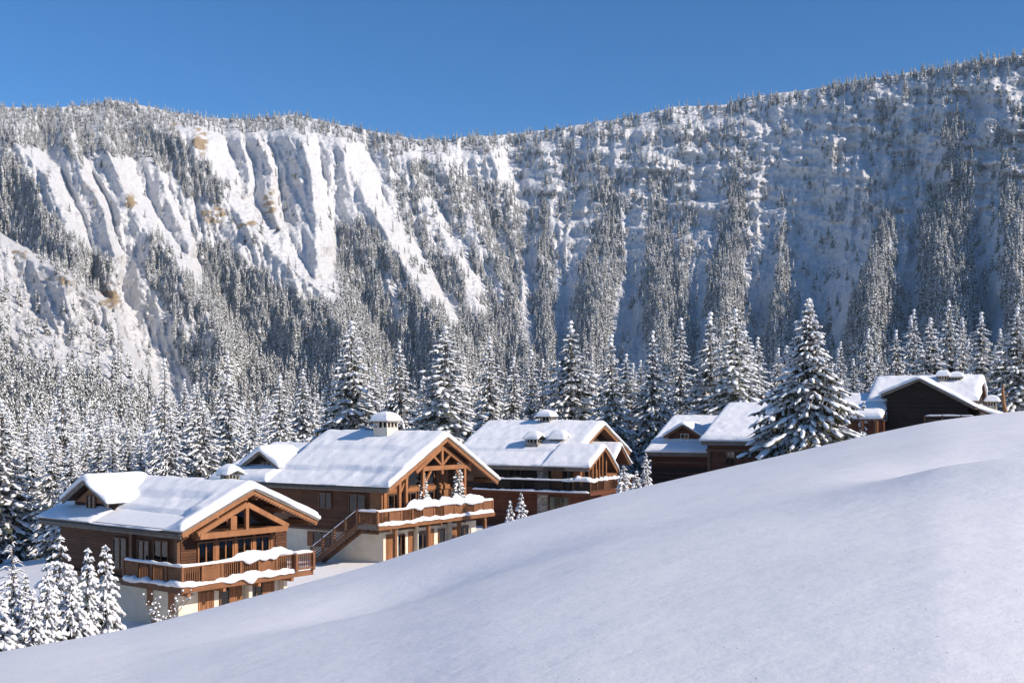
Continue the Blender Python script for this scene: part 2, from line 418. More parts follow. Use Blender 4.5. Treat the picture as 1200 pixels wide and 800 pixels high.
# ridge: points, half width px, relief m, steepness side
RIDGES = [
 ([(20, 172), (58, 208), (80, 262), (95, 300)], 34, 60),
 ([(88, 180), (98, 200), (110, 228), (122, 262), (134, 300)], 26, 60),
 ([(128, 178), (140, 205), (150, 235), (166, 262), (184, 288), (205, 310), (240, 372), (262, 420)], 30, 60),
 ([(185, 190), (200, 235), (214, 268), (222, 290)], 20, 40),
 ([(205, 128), (225, 160), (240, 190), (262, 225), (285, 262), (330, 300), (380, 350), (420, 420)], 40, 62),
 ([(278, 138), (284, 170), (291, 226)], 16, 40),
 ([(298, 150), (312, 185), (316, 215), (325, 262)], 20, 45),
 ([(335, 142), (356, 170), (368, 215), (372, 262), (374, 318)], 30, 60),
 ([(396, 148), (404, 190), (426, 232), (448, 270), (472, 306), (496, 345), (522, 392), (545, 440)], 30, 58),
 ([(455, 190), (461, 235), (470, 280)], 13, 28),
 ([(480, 170), (492, 230), (508, 265), (530, 300), (550, 340), (570, 400)], 24, 45),
 ([(520, 190), (545, 240), (562, 275), (590, 320), (608, 370), (620, 430)], 24, 42),
 ([(575, 175), (600, 240), (606, 290), (612, 350)], 18, 34),
 ([(640, 170), (645, 230), (640, 300), (641, 370), (645, 430)], 20, 38),
 ([(700, 170), (715, 220), (712, 290), (700, 350), (692, 420)], 30, 52),
 ([(765, 160), (775, 220), (772, 300), (780, 380), (785, 440)], 26, 46),
 ([(800, 150), (806, 220), (800, 300), (800, 420)], 18, 34),
 ([(858, 130), (866, 210), (858, 290), (850, 350), (845, 440)], 34, 60),
 ([(915, 255), (918, 310), (915, 400), (915, 440)], 18, 34),
 ([(960, 120), (990, 180), (1020, 215), (1042, 262), (1030, 320), (1022, 400), (1020, 460)], 46, 70),
 ([(1080, 100), (1118, 150), (1120, 230), (1106, 290), (1118, 360), (1130, 430)], 40, 62),
 ([(1170, 90), (1200, 160), (1196, 240), (1192, 330), (1205, 440)], 36, 60),
 ([(1290, 90), (1300, 220), (1280, 440)], 46, 60), ([(1420, 90), (1430, 220), (1400, 440)], 46, 60), ([(1560, 90), (1560, 440)], 50, 60),
 ([(-120, 140), (-100, 260), (-60, 400)], 46, 60), ([(-260, 140), (-240, 260), (-200, 400)], 46, 60), ([(-420, 140), (-380, 400)], 50, 60),
]
# nearer spur at lower left
SPUR = [(-500, 200), (-100, 240), (8, 278), (36, 292), (70, 312), (112, 338), (134, 352), (146, 392), (170, 430), (205, 485), (240, 540)]
def polydist(px, py, pts):
    """distance to polyline, signed side (+ right)"""
    best = np.full(px.shape, 1e9); side = np.zeros(px.shape)
    for (ax, ay), (bx, by) in zip(pts[:-1], pts[1:]):
        dx, dy = bx-ax, by-ay; L2 = dx*dx+dy*dy
        t = np.clip(((px-ax)*dx+(py-ay)*dy)/L2, 0, 1)
        ex = px-(ax+t*dx); ey = py-(ay+t*dy)
        d = np.hypot(ex, ey*.6)
        sd = np.sign(dx*ey-dy*ex)*-1
        w = d < best; best = np.where(w, d, best); side = np.where(w, np.where(ex > 0, 1, -1), side)
    return best, side
def depth(px, py, v):
    Y0 = pxline(px, [(-700, 560), (-400, 640), (0, 760), (300, 960), (600, 1050), (900, 890), (1200, 680), (1600, 520), (2000, 430)])
    Y1 = pxline(px, [(-700, 1100), (-400, 1200), (0, 1450), (300, 1700), (600, 1850), (900, 1600), (1200, 1260), (1600, 980), (2000, 820)])
    Y = Y0+(Y1-Y0)*v
    wx = px+(fbm(N1, px/50, py/50, 3)-.5)*12+(fbm(N2, px/10, py/10, 2)-.5)*3.5
    wy = py+(fbm(N2, px/38+9, py/38, 3)-.5)*16
    rel = np.zeros_like(px)
    for pts, w, h in RIDGES:
        x0 = min(p[0] for p in pts)-w*1.6; x1 = max(p[0] for p in pts)+w*1.6
        m = (px > x0-20) & (px < x1+20)
        if not m.any(): continue
        d, sd = polydist(wx[m], wy[m], pts)
        q = np.clip(1-d/(w*np.where(sd > 0, .95, 1.9 if pts[0][0] < 640 else 1.3)), 0, 1)
        rel[m] = np.maximum(rel[m], (2.1 if pts[0][0] < 420 else 1.35)*h*(q**1.05))
    rel = rel*sstep(1.0, .93, v)*(.55+.45*sstep(0.02, .2, v))*(1-.8*sstep(560, 680, px)*sstep(.42, .68, v))*(1-.15*sstep(560, 700, px))
    lean = pxline(px, [(0, .3), (420, .25), (700, 0), (1200, -.08)])
    wq = (fbm(N2, px/90+5, py/90, 2)-.5)*26
    fx = px-lean*(py-150)+wq
    f1 = 1-np.abs(2*fbm(N3, fx/15+3, py/120, 2)-1)
    f2 = 1-np.abs(2*fbm(N1, fx/7.5+3, py/45, 2)-1)
    f3 = fbm(N2, px/5.2, py/4.2, 3)
    amp = pxline(px, [(-200, .75), (300, .8), (400, 1.0), (520, .75), (1200, .7)])
    rel = rel+amp*(f1**2*13+f2**2*10)*(.3+1.2*fbm(N1, px/45+7, py/45, 2))+fbm(N1, px/60, py/60, 3)*40
    rdg = lambda N, a, b, o: 1-np.abs(2*fbm(N, a, b, o)-1)
    rel = rel+amp*(rdg(N3, fx/24, py/60, 3)**2*17+rdg(N2, px/11+3, py/13, 3)**2*6)+rdg(N1, px/5.2, py/5.5, 3)**2*3
    rel = rel+sstep(560, 760, px)*sstep(.35, .7, v)*(1-sstep(.94, 1, v))*(rdg(N2, px/30+9, py/17, 3)**2*12+rdg(N1, px/11, py/8, 2)**2*7)
    # hummocky benches near the top right
    bench = sstep(430, 560, px)*sstep(.55, .75, v)*(1-sstep(.93, 1, v))
    rel = rel+bench*(fbm(N2, px/40, py/11, 3)*46-20)
    sy = pxline(px, SPUR)
    sdist = (py-sy)+ (fbm(N3, px/20, py/20, 3)-.5)*14
    rel = rel+150*sstep(-3, 11, sdist)*sstep(265, 150, px)+0
    return Y-rel
def mgrid():
    PX = np.arange(-500, 1760, 1.7); NR = 330
    vv = np.linspace(0, 1, NR)
    PXg, V = np.meshgrid(PX, vv, indexing='ij')
    top = pxline(PXg, SKY)+(fbm(N2, PXg/14, PXg*0, 3)-.5)*4
    PY = PYB+(top-PYB)*V
    Y = depth(PXg, PY, V)
    return PX, PXg, V, PY, Y
MPX, MPXg, MV, MPY, MY = mgrid()

def ochre(px, py):
    r = np.zeros_like(px); o = np.zeros_like(px)
    for cx, cy, sx, sy, a in [(234, 166, 12, 22, .8), (250, 252, 20, 14, .8), (153, 238, 10, 14, .75), (316, 240, 12, 24, .7), (205, 150, 10, 14, .6), (285, 262, 26, 10, .6), (345, 205, 8, 30, .5), (60, 205, 14, 12, .5), (110, 240, 8, 20, .45), (22, 298, 14, 10, .7), (128, 348, 16, 24, .75), (72, 330, 36, 22, .5), (142, 395, 9, 14, .5), (275, 235, 30, 14, .3), (180, 150, 10, 8, .25)]:
        g = .8*a*np.exp(-(((px-cx)/sx)**2+((py-cy)/sy)**2)); r = np.maximum(r, g); o = np.maximum(o, g/a/.8)
    r = r*sstep(.3, .6, fbm(N3, px/8, py/3.6, 4))*1.15
    return r, np.clip(o*1.5, 0, 1)
def make_mountain():
    Y = MY; X = (MPXg-600)/F*Y; Z = (HZ-MPY)/F*Y
    P = np.stack([X, Y, Z], -1)
    # back slope beyond the crest
    back = []
    for k in (1, 2, 3):
        q = P[:, -1].copy(); q[:, 1] += 70*k; q[:, 0] += (MPX-600)/F*70*k; q[:, 2] -= 14*k*k; back.append(q[:, None])
    P = np.concatenate([P]+back, 1)
    nx, ny = P.shape[:2]
    idx = np.arange(nx*ny).reshape(nx, ny)
    fs = np.stack([idx[:-1, :-1], idx[1:, :-1], idx[1:, 1:], idx[:-1, 1:]], -1).reshape(-1, 4)
    me = mesh_np('mountain', P.reshape(-1, 3), fs, [M['mount']], None, True)
    # rock shows on the steepest faces and on the known outcrops
    dx = np.gradient(P, axis=0); dy = np.gradient(P, axis=1); n = np.cross(dx, dy); n /= np.linalg.norm(n, axis=-1, keepdims=True)+1e-9
    steep = np.clip(1-np.abs(n[..., 2]), 0, 1)
    pxx = np.repeat(MPX[:, None], ny, 1); pyy = np.concatenate([MPY, np.repeat(MPY[:, -1:], 3, 1)], 1)
    r, o = ochre(pxx, pyy)
    r = np.maximum(r, sstep(.72, .97, steep)*.34*(1-.8*sstep(480, 640, pxx)))
    lf = sstep(520, 380, pxx); r = np.maximum(r, lf*(.10+.18*sstep(.45, .65, fbm(N2, pxx/26, pyy/12, 4)))); o = np.maximum(o, .55*lf*sstep(.4, .6, fbm(N1, pxx/40, pyy/30, 3)))
    ca = me.color_attributes.new('rock', 'FLOAT_COLOR', 'POINT')
    c = np.stack([r, o, o*0, o*0+1], -1).reshape(-1).astype(np.float32)
    ca.data.foreach_set('color', c)
    ob = obj('mountain', me); ob['kind'] = 'structure'; ob['label'] = 'long snow covered mountainside with fluted ridges and rock outcrops'
make_mountain()
def mount_at(px, py):
    """3D point of the mountain surface seen at a photo pixel"""
    i = np.clip((px-MPX[0])/1.7, 0, len(MPX)-1.001); i0 = i.astype(int)
    top = MPY[i0, -1]
    v = np.clip((py-PYB)/(top-PYB), 0, 1); j = v*(MPY.shape[1]-1.001); j0 = j.astype(int)
    Yv = MY[i0, j0]; pyv = MPY[i0, j0]; pxv = MPX[i0]
    return np.stack([(pxv-600)/F*Yv, Yv, (HZ-pyv)/F*Yv], -1), v

# forest density in photo pixels
def inpoly(px, py, poly):
    r = np.zeros(px.shape, bool); n = len(poly)
    for i in range(n):
        x0, y0 = poly[i]; x1, y1 = poly[(i+1) % n]
        c = ((y0 > py) != (y1 > py)) & (px < (x1-x0)*(py-y0)/((y1-y0)+1e-9)+x0)
        r ^= c
    return r
FOREST = [
 (1.0, [(-500, 100), (60, 100), (130, 100), (190, 110), (203, 135), (214, 160), (228, 184), (245, 190), (264, 216), (262, 232), (236, 238), (215, 222), (205, 206), (190, 198), (172, 188), (150, 182), (128, 186), (118, 178), (96, 184), (90, 196), (80, 172), (45, 178), (22, 172), (0, 186), (-500, 200)]),
 (1.0, [(-500, 180), (0, 180), (17, 187), (43, 223), (67, 260), (100, 287), (130, 313), (132, 340), (108, 340), (73, 319), (33, 290), (0, 276), (-500, 270)]),
 (.95, [(233, 287), (262, 288), (300, 315), (345, 350), (392, 362), (400, 470), (395, 560), (290, 560), (268, 440), (248, 400), (238, 350)]),
 (.75, [(168, 268), (186, 278), (213, 307), (235, 338), (247, 372), (215, 368), (190, 345), (172, 318)]),
 (.95, [(397, 268), (425, 258), (452, 285), (470, 310), (500, 360), (520, 400), (530, 560), (395, 560), (392, 330)]),
 (.9, [(503, 284), (526, 300), (546, 325), (543, 365), (513, 340)]),
 (.85, [(505, 360), (560, 370), (640, 390), (640, 560), (520, 560)]),
 (.075, [(-500, 300), (0, 330), (40, 345), (90, 362), (130, 385), (160, 420), (200, 470), (250, 560), (-500, 560)]),
 (.95, [(-500, 425), (30, 438), (90, 450), (140, 470), (215, 490), (300, 470), (1200, 440), (1900, 400), (1900, 560), (-500, 560)]),
 (.28, [(190, 340), (240, 372), (262, 420), (290, 470), (240, 480), (205, 400)]),
 (.9, [(340, 100), (380, 100), (420, 110), (470, 130), (490, 175), (440, 178), (420, 165), (388, 158), (365, 158), (350, 150)]),
 (.8, [(480, 190), (560, 196), (600, 220), (612, 262), (580, 280), (545, 262), (515, 240), (490, 225)]),
]
STRIPS = [  # tree covered spurs on the right half: points, half width, density
 ([(450, 170), (470, 220), (486, 262), (500, 300)], 13, .6),
 ([(560, 225), (570, 290), (590, 330), (600, 400), (600, 480)], 20, .95),
 ([(640, 215), (642, 300), (641, 380), (641, 480)], 11, 1),
 ([(598, 200), (604, 260), (610, 300)], 12, .8),
 ([(705, 190), (716, 250), (712, 300), (696, 360), (690, 480)], 19, .95),
 ([(672, 170), (668, 215), (672, 250)], 18, .6),
 ([(768, 210), (776, 270), (772, 320), (782, 380), (785, 480)], 18, .95),
 ([(808, 250), (802, 300), (800, 380), (800, 480)], 11, .9),
 ([(862, 200), (866, 250), (858, 300), (850, 370), (845, 480)], 20, .95),
 ([(918, 272), (920, 320), (915, 370), (915, 480)], 13, .95),
 ([(1044, 258), (1034, 300), (1026, 350), (1018, 420), (1010, 480)], 24, 1),
 ([(975, 285), (965, 330), (955, 400), (950, 480)], 14, .45),
 ([(1122, 145), (1125, 190), (1118, 240), (1104, 275), (1108, 330), (1120, 400), (1120, 480)], 24, .95),
 ([(1165, 170), (1180, 230), (1196, 270), (1196, 330), (1200, 480)], 16, .7),
 ([(1085, 300), (1092, 340), (1098, 400), (1095, 480)], 16, .8),
 ([(1300, 120), (1300, 300), (1290, 480)], 34, .9), ([(1420, 120), (1430, 300), (1420, 480)], 34, .9), ([(1560, 120), (1560, 480)], 34, .9),
]
CLEAR = [
 ([(136, 345), (160, 400), (198, 458)], 13), ([(386, 175), (386, 240), (384, 300), (392, 350)], 9), ([(455, 330), (466, 378)], 6), ([(488, 290), (512, 340), (535, 378)], 7),
 ([(552, 262), (575, 320), (590, 350)], 6), ([(620, 280), (618, 340), (622, 400)], 7), ([(682, 245), (668, 300), (660, 360), (662, 410)], 12),
 ([(746, 260), (742, 320), (738, 400)], 11), ([(830, 240), (826, 300), (818, 360), (820, 400)], 10), ([(902, 190), (894, 260), (886, 330), (884, 400)], 13),
 ([(940, 190), (950, 260), (965, 350)], 20), ([(1065, 240), (1066, 300), (1068, 345)], 13), ([(1160, 190), (1160, 260), (1160, 350)], 15),
 ([(555, 196), (580, 200), (625, 212)], 10), ([(815, 190), (835, 205)], 12), ([(1010, 205), (985, 215)], 14), ([(1140, 90), (1150, 110)], 10),
]
def density(px, py):
    wx = px+(fbm(N1, px/16, py/16, 3)-.5)*20; wy = py+(fbm(N2, px/16, py/16, 3)-.5)*20
    d = np.zeros_like(px)
    for a, poly in FOREST: d = np.maximum(d, a*inpoly(wx, wy, poly))
    # loosely wooded upper benches on the right half
    top = pxline(px, SKY)
    n = fbm(N3, px/20, py/15, 3)
    up = sstep(455, 500, px)*(.1+.95*sstep(.47, .6, n))*sstep(330, 230, py)
    up = up*pxline(px, [(450, .9), (700, .6), (850, .45), (1000, .28), (1200, .24)])
    d = np.maximum(d, up*.8)
    for pts, w, a in STRIPS:
        dd, _ = polydist(wx, wy, pts); y0 = pts[0][1]; w_ = w*(.35+.95*sstep(y0, y0+150, py)); d = np.maximum(d, a*sstep(w_*1.25, w_*.7, dd))
    for pts, w in CLEAR:
        dd, _ = polydist(px+(wx-px)*.4, py, pts); d = d*sstep(w*.55, w*1.25, dd)
    # crest line trees
    cr = sstep(20, 9, py-top)*(.75+.3*sstep(560, 300, px))
    cr = cr*np.where((px > 560) & (px < 1240), .35+.8*n, 1)
    d = np.maximum(d, cr)
    # stray trees on open ribs
    d = np.maximum(d, .012+.03*sstep(420, 520, px)*sstep(.4, .55, n))
    return d

# ------------------------------------------------------------------ trees
def icosa():
    t = (1+5**.5)/2
    v = np.array([(-1, t, 0), (1, t, 0), (-1, -t, 0), (1, -t, 0), (0, -1, t), (0, 1, t), (0, -1, -t), (0, 1, -t), (t, 0, -1), (t, 0, 1), (-t, 0, -1), (-t, 0, 1)], float)
    v /= np.linalg.norm(v[0])
    f = [(0, 11, 5), (0, 5, 1), (0, 1, 7), (0, 7, 10), (0, 10, 11), (1, 5, 9), (5, 11, 4), (11, 10, 2), (10, 7, 6), (7, 1, 8), (3, 9, 4), (3, 4, 2), (3, 2, 6), (3, 6, 8), (3, 8, 9), (4, 9, 5), (2, 4, 11), (6, 2, 10), (8, 6, 7), (9, 8, 1)]
    return v, f
def icosub(v, f):
    v = [Vector(p) for p in v]; c = {}; nf = []
    def mid(a, b):
        k = (min(a, b), max(a, b))
        if k not in c: v.append(((v[a]+v[b])/2).normalized()); c[k] = len(v)-1
        return c[k]
    for a, b, d in f:
        x, y, z = mid(a, b), mid(b, d), mid(d, a); nf += [(a, x, z), (b, y, x), (d, z, y), (x, y, z)]
    return np.array([tuple(p) for p in v]), nf
ICO0 = icosa(); ICO1 = icosub(*ICO0)

class TreeMesh:
    def __init__(s): s.lv, s.lf, s.sv, s.sf = [], [], [], []; s.nl = s.ns = 0
    def leaf(s, V):   # quads (n,4,3)
        V = np.asarray(V).reshape(-1, 4, 3); n = len(V)
        s.lv.append(V.reshape(-1, 3)); s.lf.append(np.arange(n*4).reshape(-1, 4)+s.nl); s.nl += n*4
    def dust(s, V):
        V = np.asarray(V).reshape(-1, 4, 3); n = len(V)
        i = np.arange(n*4).reshape(-1, 4)+s.ns
        s.sv.append(V.reshape(-1, 3)); s.sf.append(np.concatenate([i[:, [0, 1, 2]], i[:, [0, 2, 3]]])); s.ns += n*4
    def lump(s, c, a, b, h, az, tilt, rs, ico):
        v, f = ico
        w = v*np.array([a, b, h])*(1+.3*(rs.rand(len(v), 1)-.5)*2)
        ct, st = math.cos(tilt), math.sin(tilt)
        x = w[:, 0]*ct+w[:, 2]*st; z = -w[:, 0]*st+w[:, 2]*ct
        ca, sa = math.cos(az), math.sin(az)
        p = np.stack([c[0]+x*ca-w[:, 1]*sa, c[1]+x*sa+w[:, 1]*ca, c[2]+z], -1)
        s.sv.append(p); s.sf.append(np.array(f)+s.ns); s.ns += len(v)

def spruce(seed, H, Rb, tiers, nb, lump=2, ico=ICO0, tw=6, snow=1.0, dust=.3, lo=.05, power=.85, topsnow=True, droop=.35, lsz=1.0):
    rs = np.random.RandomState(seed); T = TreeMesh()
    z = lo*H; k = 0
    zs = lo*H+(H*.985-lo*H)*(np.linspace(0, 1, tiers)**.92)
    for z in zs:
        q = z/H; r0 = Rb*(1-q)**power*(1-.25*max(0, .12-q)/.12)
        r0 = max(r0, .05*Rb)
        n = max(4, int(nb*(.45+.55*(1-q))))
        ph = rs.rand()*6.3
        for j in range(n):
            az = ph+2*math.pi*j/n+rs.uniform(-.3, .3); r = r0*rs.uniform(.68, 1.1)*(1+.16*math.sin(az*2+z*7/H+seed)+.1*math.sin(az*3-z*19/H+2*seed))
            if rs.rand() < .1: r *= .55
            zz = z+rs.uniform(-.3, .3)*H/tiers
            ca, sa = math.cos(az), math.sin(az)
            dr = droop*r*(1-.5*q)*rs.uniform(.7, 1.25); rise = .18*r*(q)
            def P(t): return np.array([ca*r*t, sa*r*t, zz+rise*t-dr*t**1.6])
            # twigs
            side = np.array([-sa, ca, 0.])
            for i in range(tw):
                t = .06+.94*(i+rs.rand()*.6)/tw; p = P(t); L = max(.16, .36*r*(1.12-t*.85))*rs.uniform(.7, 1.2)
                for sg in (-1, 1):
                    d = side*sg*.75+np.array([ca, sa, 0])*.55+np.array([0, 0, -.38-.3*rs.rand()])
                    d /= np.linalg.norm(d); e = p+d*L; w = np.array([0, 0, L*.24])+np.array([ca, sa, 0])*L*.1
                    m = (p+e)/2
                    qd = [p, m-w, e, m+w*.6]
                    if rs.rand() < dust: T.dust([[x+np.array([0, 0, .02]) for x in qd]])
                    else: T.leaf([qd])
                # hanging curtain
                hh = L*rs.uniform(.6, 1.1)
                a = p-np.array([ca, sa, 0])*L*.35; b = p+np.array([ca, sa, 0])*L*.35
                (T.dust if rs.rand() < dust*.45 else T.leaf)([[a, a*.4+b*.6-np.array([0, 0, hh]), b-np.array([0, 0, hh*.25]), b]])
            tip = P(1.12); p = P(.8); w = side*.12*r
            T.leaf([[p-w, tip, p+w, P(.55)]])
            for i in range(lump):
                t = (.42+.55*(i+.5)/lump)+rs.uniform(-.08, .08)
                if rs.rand() > snow: continue
                p = P(t); sz = r*.55/lump*rs.uniform(.6, 1.45)+.03*H/20
                th = min(.34, .3*sz+.05)*rs.uniform(.6, 1.3)*lsz**.5
                tilt = math.atan2(dr*1.6*t**.6-rise, r)
                T.lump(p+np.array([0, 0, th*.45]), sz*1.2, sz*rs.uniform(.34, .6), th, az, tilt, rs, ico)
            # side lumps on the outer twigs
            if lump > 1:
                for sg in (-1, 1):
                    if rs.rand() < .65*snow:
                        t = rs.uniform(.5, .8); p = P(t)+side*sg*r*.2*(1.1-t)*1.6-np.array([0, 0, .05*r]); sz = (r*.13*rs.uniform(.6, 1.3)+.05)*lsz
                        T.lump(p, sz*1.2, sz*.7, min(.28, sz*.5), az+sg*.8, .45, rs, ico)
    if topsnow:
        for i in range(3): T.lump((rs.uniform(-.05, .05), rs.uniform(-.05, .05), H*(.94+.025*i)), .16*H/15, .15*H/15, .2*H/15, 0, 0, rs, ico)
    return T
def conifer_meshes(nm, T, H, tr, leaf='leaf', snow='treesnow', smooth=True):
    cm = mesh_np('crown', np.concatenate(T.lv), np.concatenate(T.lf), [M[leaf]], None, False)
    sm = mesh_np('snow_cover', np.concatenate(T.sv), np.concatenate(T.sf), [M[snow]], None, smooth) if T.ns else None
    t = MB().tube([(0, 0, -1.5), (0, 0, H*.3), (0, 0, H*.7), (0, 0, H*.985)], [tr*1.15, tr*.85, tr*.4, .03], 8)
    tm = mesh_np('trunk', t.v, t.f, [M['bark']], None, True)
    return cm, sm, tm
def tree_thing(name, meshes, label, cat, loc, rot, sc, group=None):
    t = thing(name, label, cat, loc, rot, group, sc)
    cm, sm, tm = meshes
    obj('trunk', tm, t); obj('crown', cm, t)
    if sm: obj('snow_cover', sm, t)
    return t

VAR = []
for i, (H, Rb, ti, nb_, dr) in enumerate([(20, 4.3, 30, 13, .6), (20, 3.8, 32, 12, .7), (20, 4.9, 28, 14, .55), (20, 3.4, 33, 11, .65), (20, 4.2, 27, 13, .8)]):
    VAR.append(conifer_meshes('v', spruce(10+i, H, Rb, ti, nb_, 5, ICO0, 7, .68, .68, droop=dr, power=.78, lsz=.75), H, .2))
MID = []
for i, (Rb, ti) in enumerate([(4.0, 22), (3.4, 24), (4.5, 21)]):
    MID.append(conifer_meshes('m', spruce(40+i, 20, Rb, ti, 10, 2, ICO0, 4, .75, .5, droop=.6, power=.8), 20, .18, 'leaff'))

TREE_ROW = 'snow laden spruces standing behind the chalets'
# photo column, tip row, distance, width factor, variant, label
ROW = [
 (118, 500, 106, 1.1, 2, 'dense spruce peeping over the left slope of the small dormer of the leftmost chalet'),
 (84, 512, 104, 1.15, 4, 'low broad spruce left of the small dormer, beyond the roof of the leftmost chalet'),
 (150, 502, 108, 1.0, 0, 'snowy spruce just right of the small dormer peak of the leftmost chalet'),
 (2, 468, 120, 1.3, 2, 'broad snow-heavy spruce cut by the left edge of the photo, left of the first chalet'),
 (62, 500, 118, 1.1, 0, 'dark snowy spruce just behind the left eave of the leftmost chalet'),
 (32, 478, 140, 1.1, 1, 'spruce between the edge tree and the leftmost chalet, set further back'),
 (100, 505, 110, 1.1, 4, 'rounded snowy spruce right behind the dormer of the leftmost chalet'),
 (132, 492, 100, 1.0, 3, 'slim snowy spruce above the roof ridge start of the leftmost chalet'),
 (165, 500, 98, 1.0, 1, 'snowy spruce above the middle of the leftmost chalet roof'),
 (200, 478, 96, 1.0, 0, 'snowy spruce with white shoulders left of the tallest one over the first roof'),
 (238, 470, 104, 1.15, 2, 'full snowy spruce over the right half of the leftmost chalet roof'),
 (268, 438, 112, 1.0, 3, 'tall narrow spruce above the chimney of the leftmost chalet'),
 (296, 470, 108, 1.0, 4, 'snowy spruce just left of the snow-capped dormer of the balcony stair chalet'),
 (328, 440, 118, 1.1, 1, 'snowy spruce behind the snow-capped dormer of the balcony stair chalet'),
 (355, 432, 190, 1.0, 0, 'spruce between the dormer and the big tree left of the white chimney'),
 (382, 452, 150, .9, 3, 'slim spruce close behind the left roof end of the stair chalet'),
 (412, 376, 150, 1.15, 2, 'tall wide spruce with snow-bowed boughs left of the white chimney'),
 (440, 425, 175, .9, 1, 'thin spruce directly above the white chimney cap'),
 (468, 400, 165, 1.0, 4, 'dark drooping spruce right of the white chimney'),
 (522, 382, 140, 1.3, 2, 'large grey-green spruce rising behind the peak of the stair chalet'),
 (496, 440, 185, .9, 3, 'slim spruce half hidden left of the large grey-green one'),
 (574, 394, 160, 1.0, 0, 'spruce above the left end of the triple-gabled chalet roof'),
 (602, 418, 150, 1.15, 1, 'spruce left of the chimney group of the triple-gabled chalet'),
 (636, 420, 175, .9, 3, 'slender spruce right behind the chimney group'),
 (669, 376, 150, 1.15, 2, 'tall dark spruce above the right end of the triple-gabled roof'),
 (694, 420, 185, .9, 0, 'low spruce between two tall ones over the triple gables'),
 (716, 392, 135, 1.05, 1, 'tall spruce with long drooping boughs beside the triple gables'),
 (742, 425, 165, .9, 3, 'narrow spruce in the gap between the triple gables and the dormered house'),
 (765, 388, 138, 1.1, 4, 'tall snowy spruce left of the roof of the dormered house'),
 (798, 372, 155, 1.0, 3, 'high narrow spruce above the dormer window'),
 (832, 366, 135, 1.1, 1, 'tall feathery spruce above the taller red-brown gable roof'),
 (862, 362, 128, 1.2, 2, 'broad spruce with white tiers left of the big foreground spruce'),
 (888, 395, 150, 1.0, 0, 'spruce just behind the left flank of the big foreground spruce'),
 (912, 408, 170, 1.0, 4, 'spruce partly covered by the top of the big foreground spruce'),
 (1000, 420, 165, 1.0, 1, 'spruce filling the gap right of the big foreground spruce'),
 (985, 400, 200, .9, 3, 'thin distant spruce to the right of the big spruce tip'),
 (1024, 425, 150, .9, 0, 'short spruce above the left roof corner of the dark chalet'),
 (1050, 387, 160, 1.0, 4, 'tiered snowy spruce above the left slope of the dark gable'),
 (1071, 362, 175, .85, 3, 'dark slim spire-like spruce behind the peak of the dark gable'),
 (1090, 372, 155, 1.1, 2, 'wide tiered spruce over the chimneys of the dark chalet'),
 (1112, 352, 165, 1.0, 0, 'tall white-flanked spruce right of the dark chalet chimneys'),
 (1128, 372, 150, .9, 1, 'spruce above the right eave of the dark chalet'),
 (1150, 366, 145, 1.1, 4, 'spruce left of the broken orange trunk'),
 (1172, 385, 160, 1.0, 3, 'dark spruce directly behind the broken orange trunk'),
 (1192, 360, 140, 1.2, 2, 'dark blue spruce at the right edge of the photo'),
]
rs = random.Random(5)
def place_tree(px, tip, Y, wf, var, label, group, pool=VAR, name='snowy_spruce', cat='tree'):
    X = (px-600)/F*Y; g = gz(X, Y); top = (HZ-tip)/F*Y; h = max(4, top-g)
    s = h/20; sx = s*wf*1.22
    return tree_thing(name, pool[var % len(pool)], label, cat, (X, Y, g), rs.uniform(0, 6.28), (sx, sx, s), group)
for a in ROW:
    place_tree(*a[:5], a[5], TREE_ROW)

# filler individuals: the wood between the chalets and the foot of the mountain
ZONES = [(-60, 60, 'left edge'), (60, 170, 'dormer side of the leftmost chalet'), (170, 300, 'peak of the leftmost chalet'), (300, 400, 'snow-capped dormer of the stair chalet'), (400, 490, 'white chimney'),
         (490, 600, 'peak of the stair chalet'), (600, 700, 'chimney group of the triple-gabled chalet'), (700, 800, 'gap left of the dormered house'), (800, 900, 'red-brown gable roof'), (900, 1020, 'big foreground spruce'),
         (1020, 1110, 'peak of the dark chalet'), (1110, 1260, 'broken orange trunk')]
rows = [(170, 26, 1, 'second rank'), (215, 30, 1, 'third rank'), (265, 34, 0, 'fourth rank'), (330, 38, 0, 'fifth rank'), (410, 46, 0, 'sixth rank'), (510, 58, 0, 'back rank')]
for Y, n, hi, rk in rows:
    for i in range(n):
        px = -30+1260*(i+rs.uniform(.1, .9))/n
        h = rs.uniform(15, 22)*(1.0 if px > 300 else 1.12)
        if px < 300 and i % 3 == 1 and 200 < Y < 300: continue
        y = Y*rs.uniform(.94, 1.06); X = (px-600)/F*y; g = gz(X, y)
        zn = next((z[2] for z in ZONES if z[0] <= px < z[1]), 'left edge')
        s = h/20; w = s*rs.uniform(.95, 1.35)
        tree_thing('snowy_spruce', (VAR[rs.randrange(5)] if hi else MID[rs.randrange(3)]), 'small snowy spruce in the %s above the %s' % (rk, zn), 'tree', (X, y, g-.3), rs.uniform(0, 6.28), (w, w, s), 'spruces of the wood, %s behind the %s' % (rk, zn))

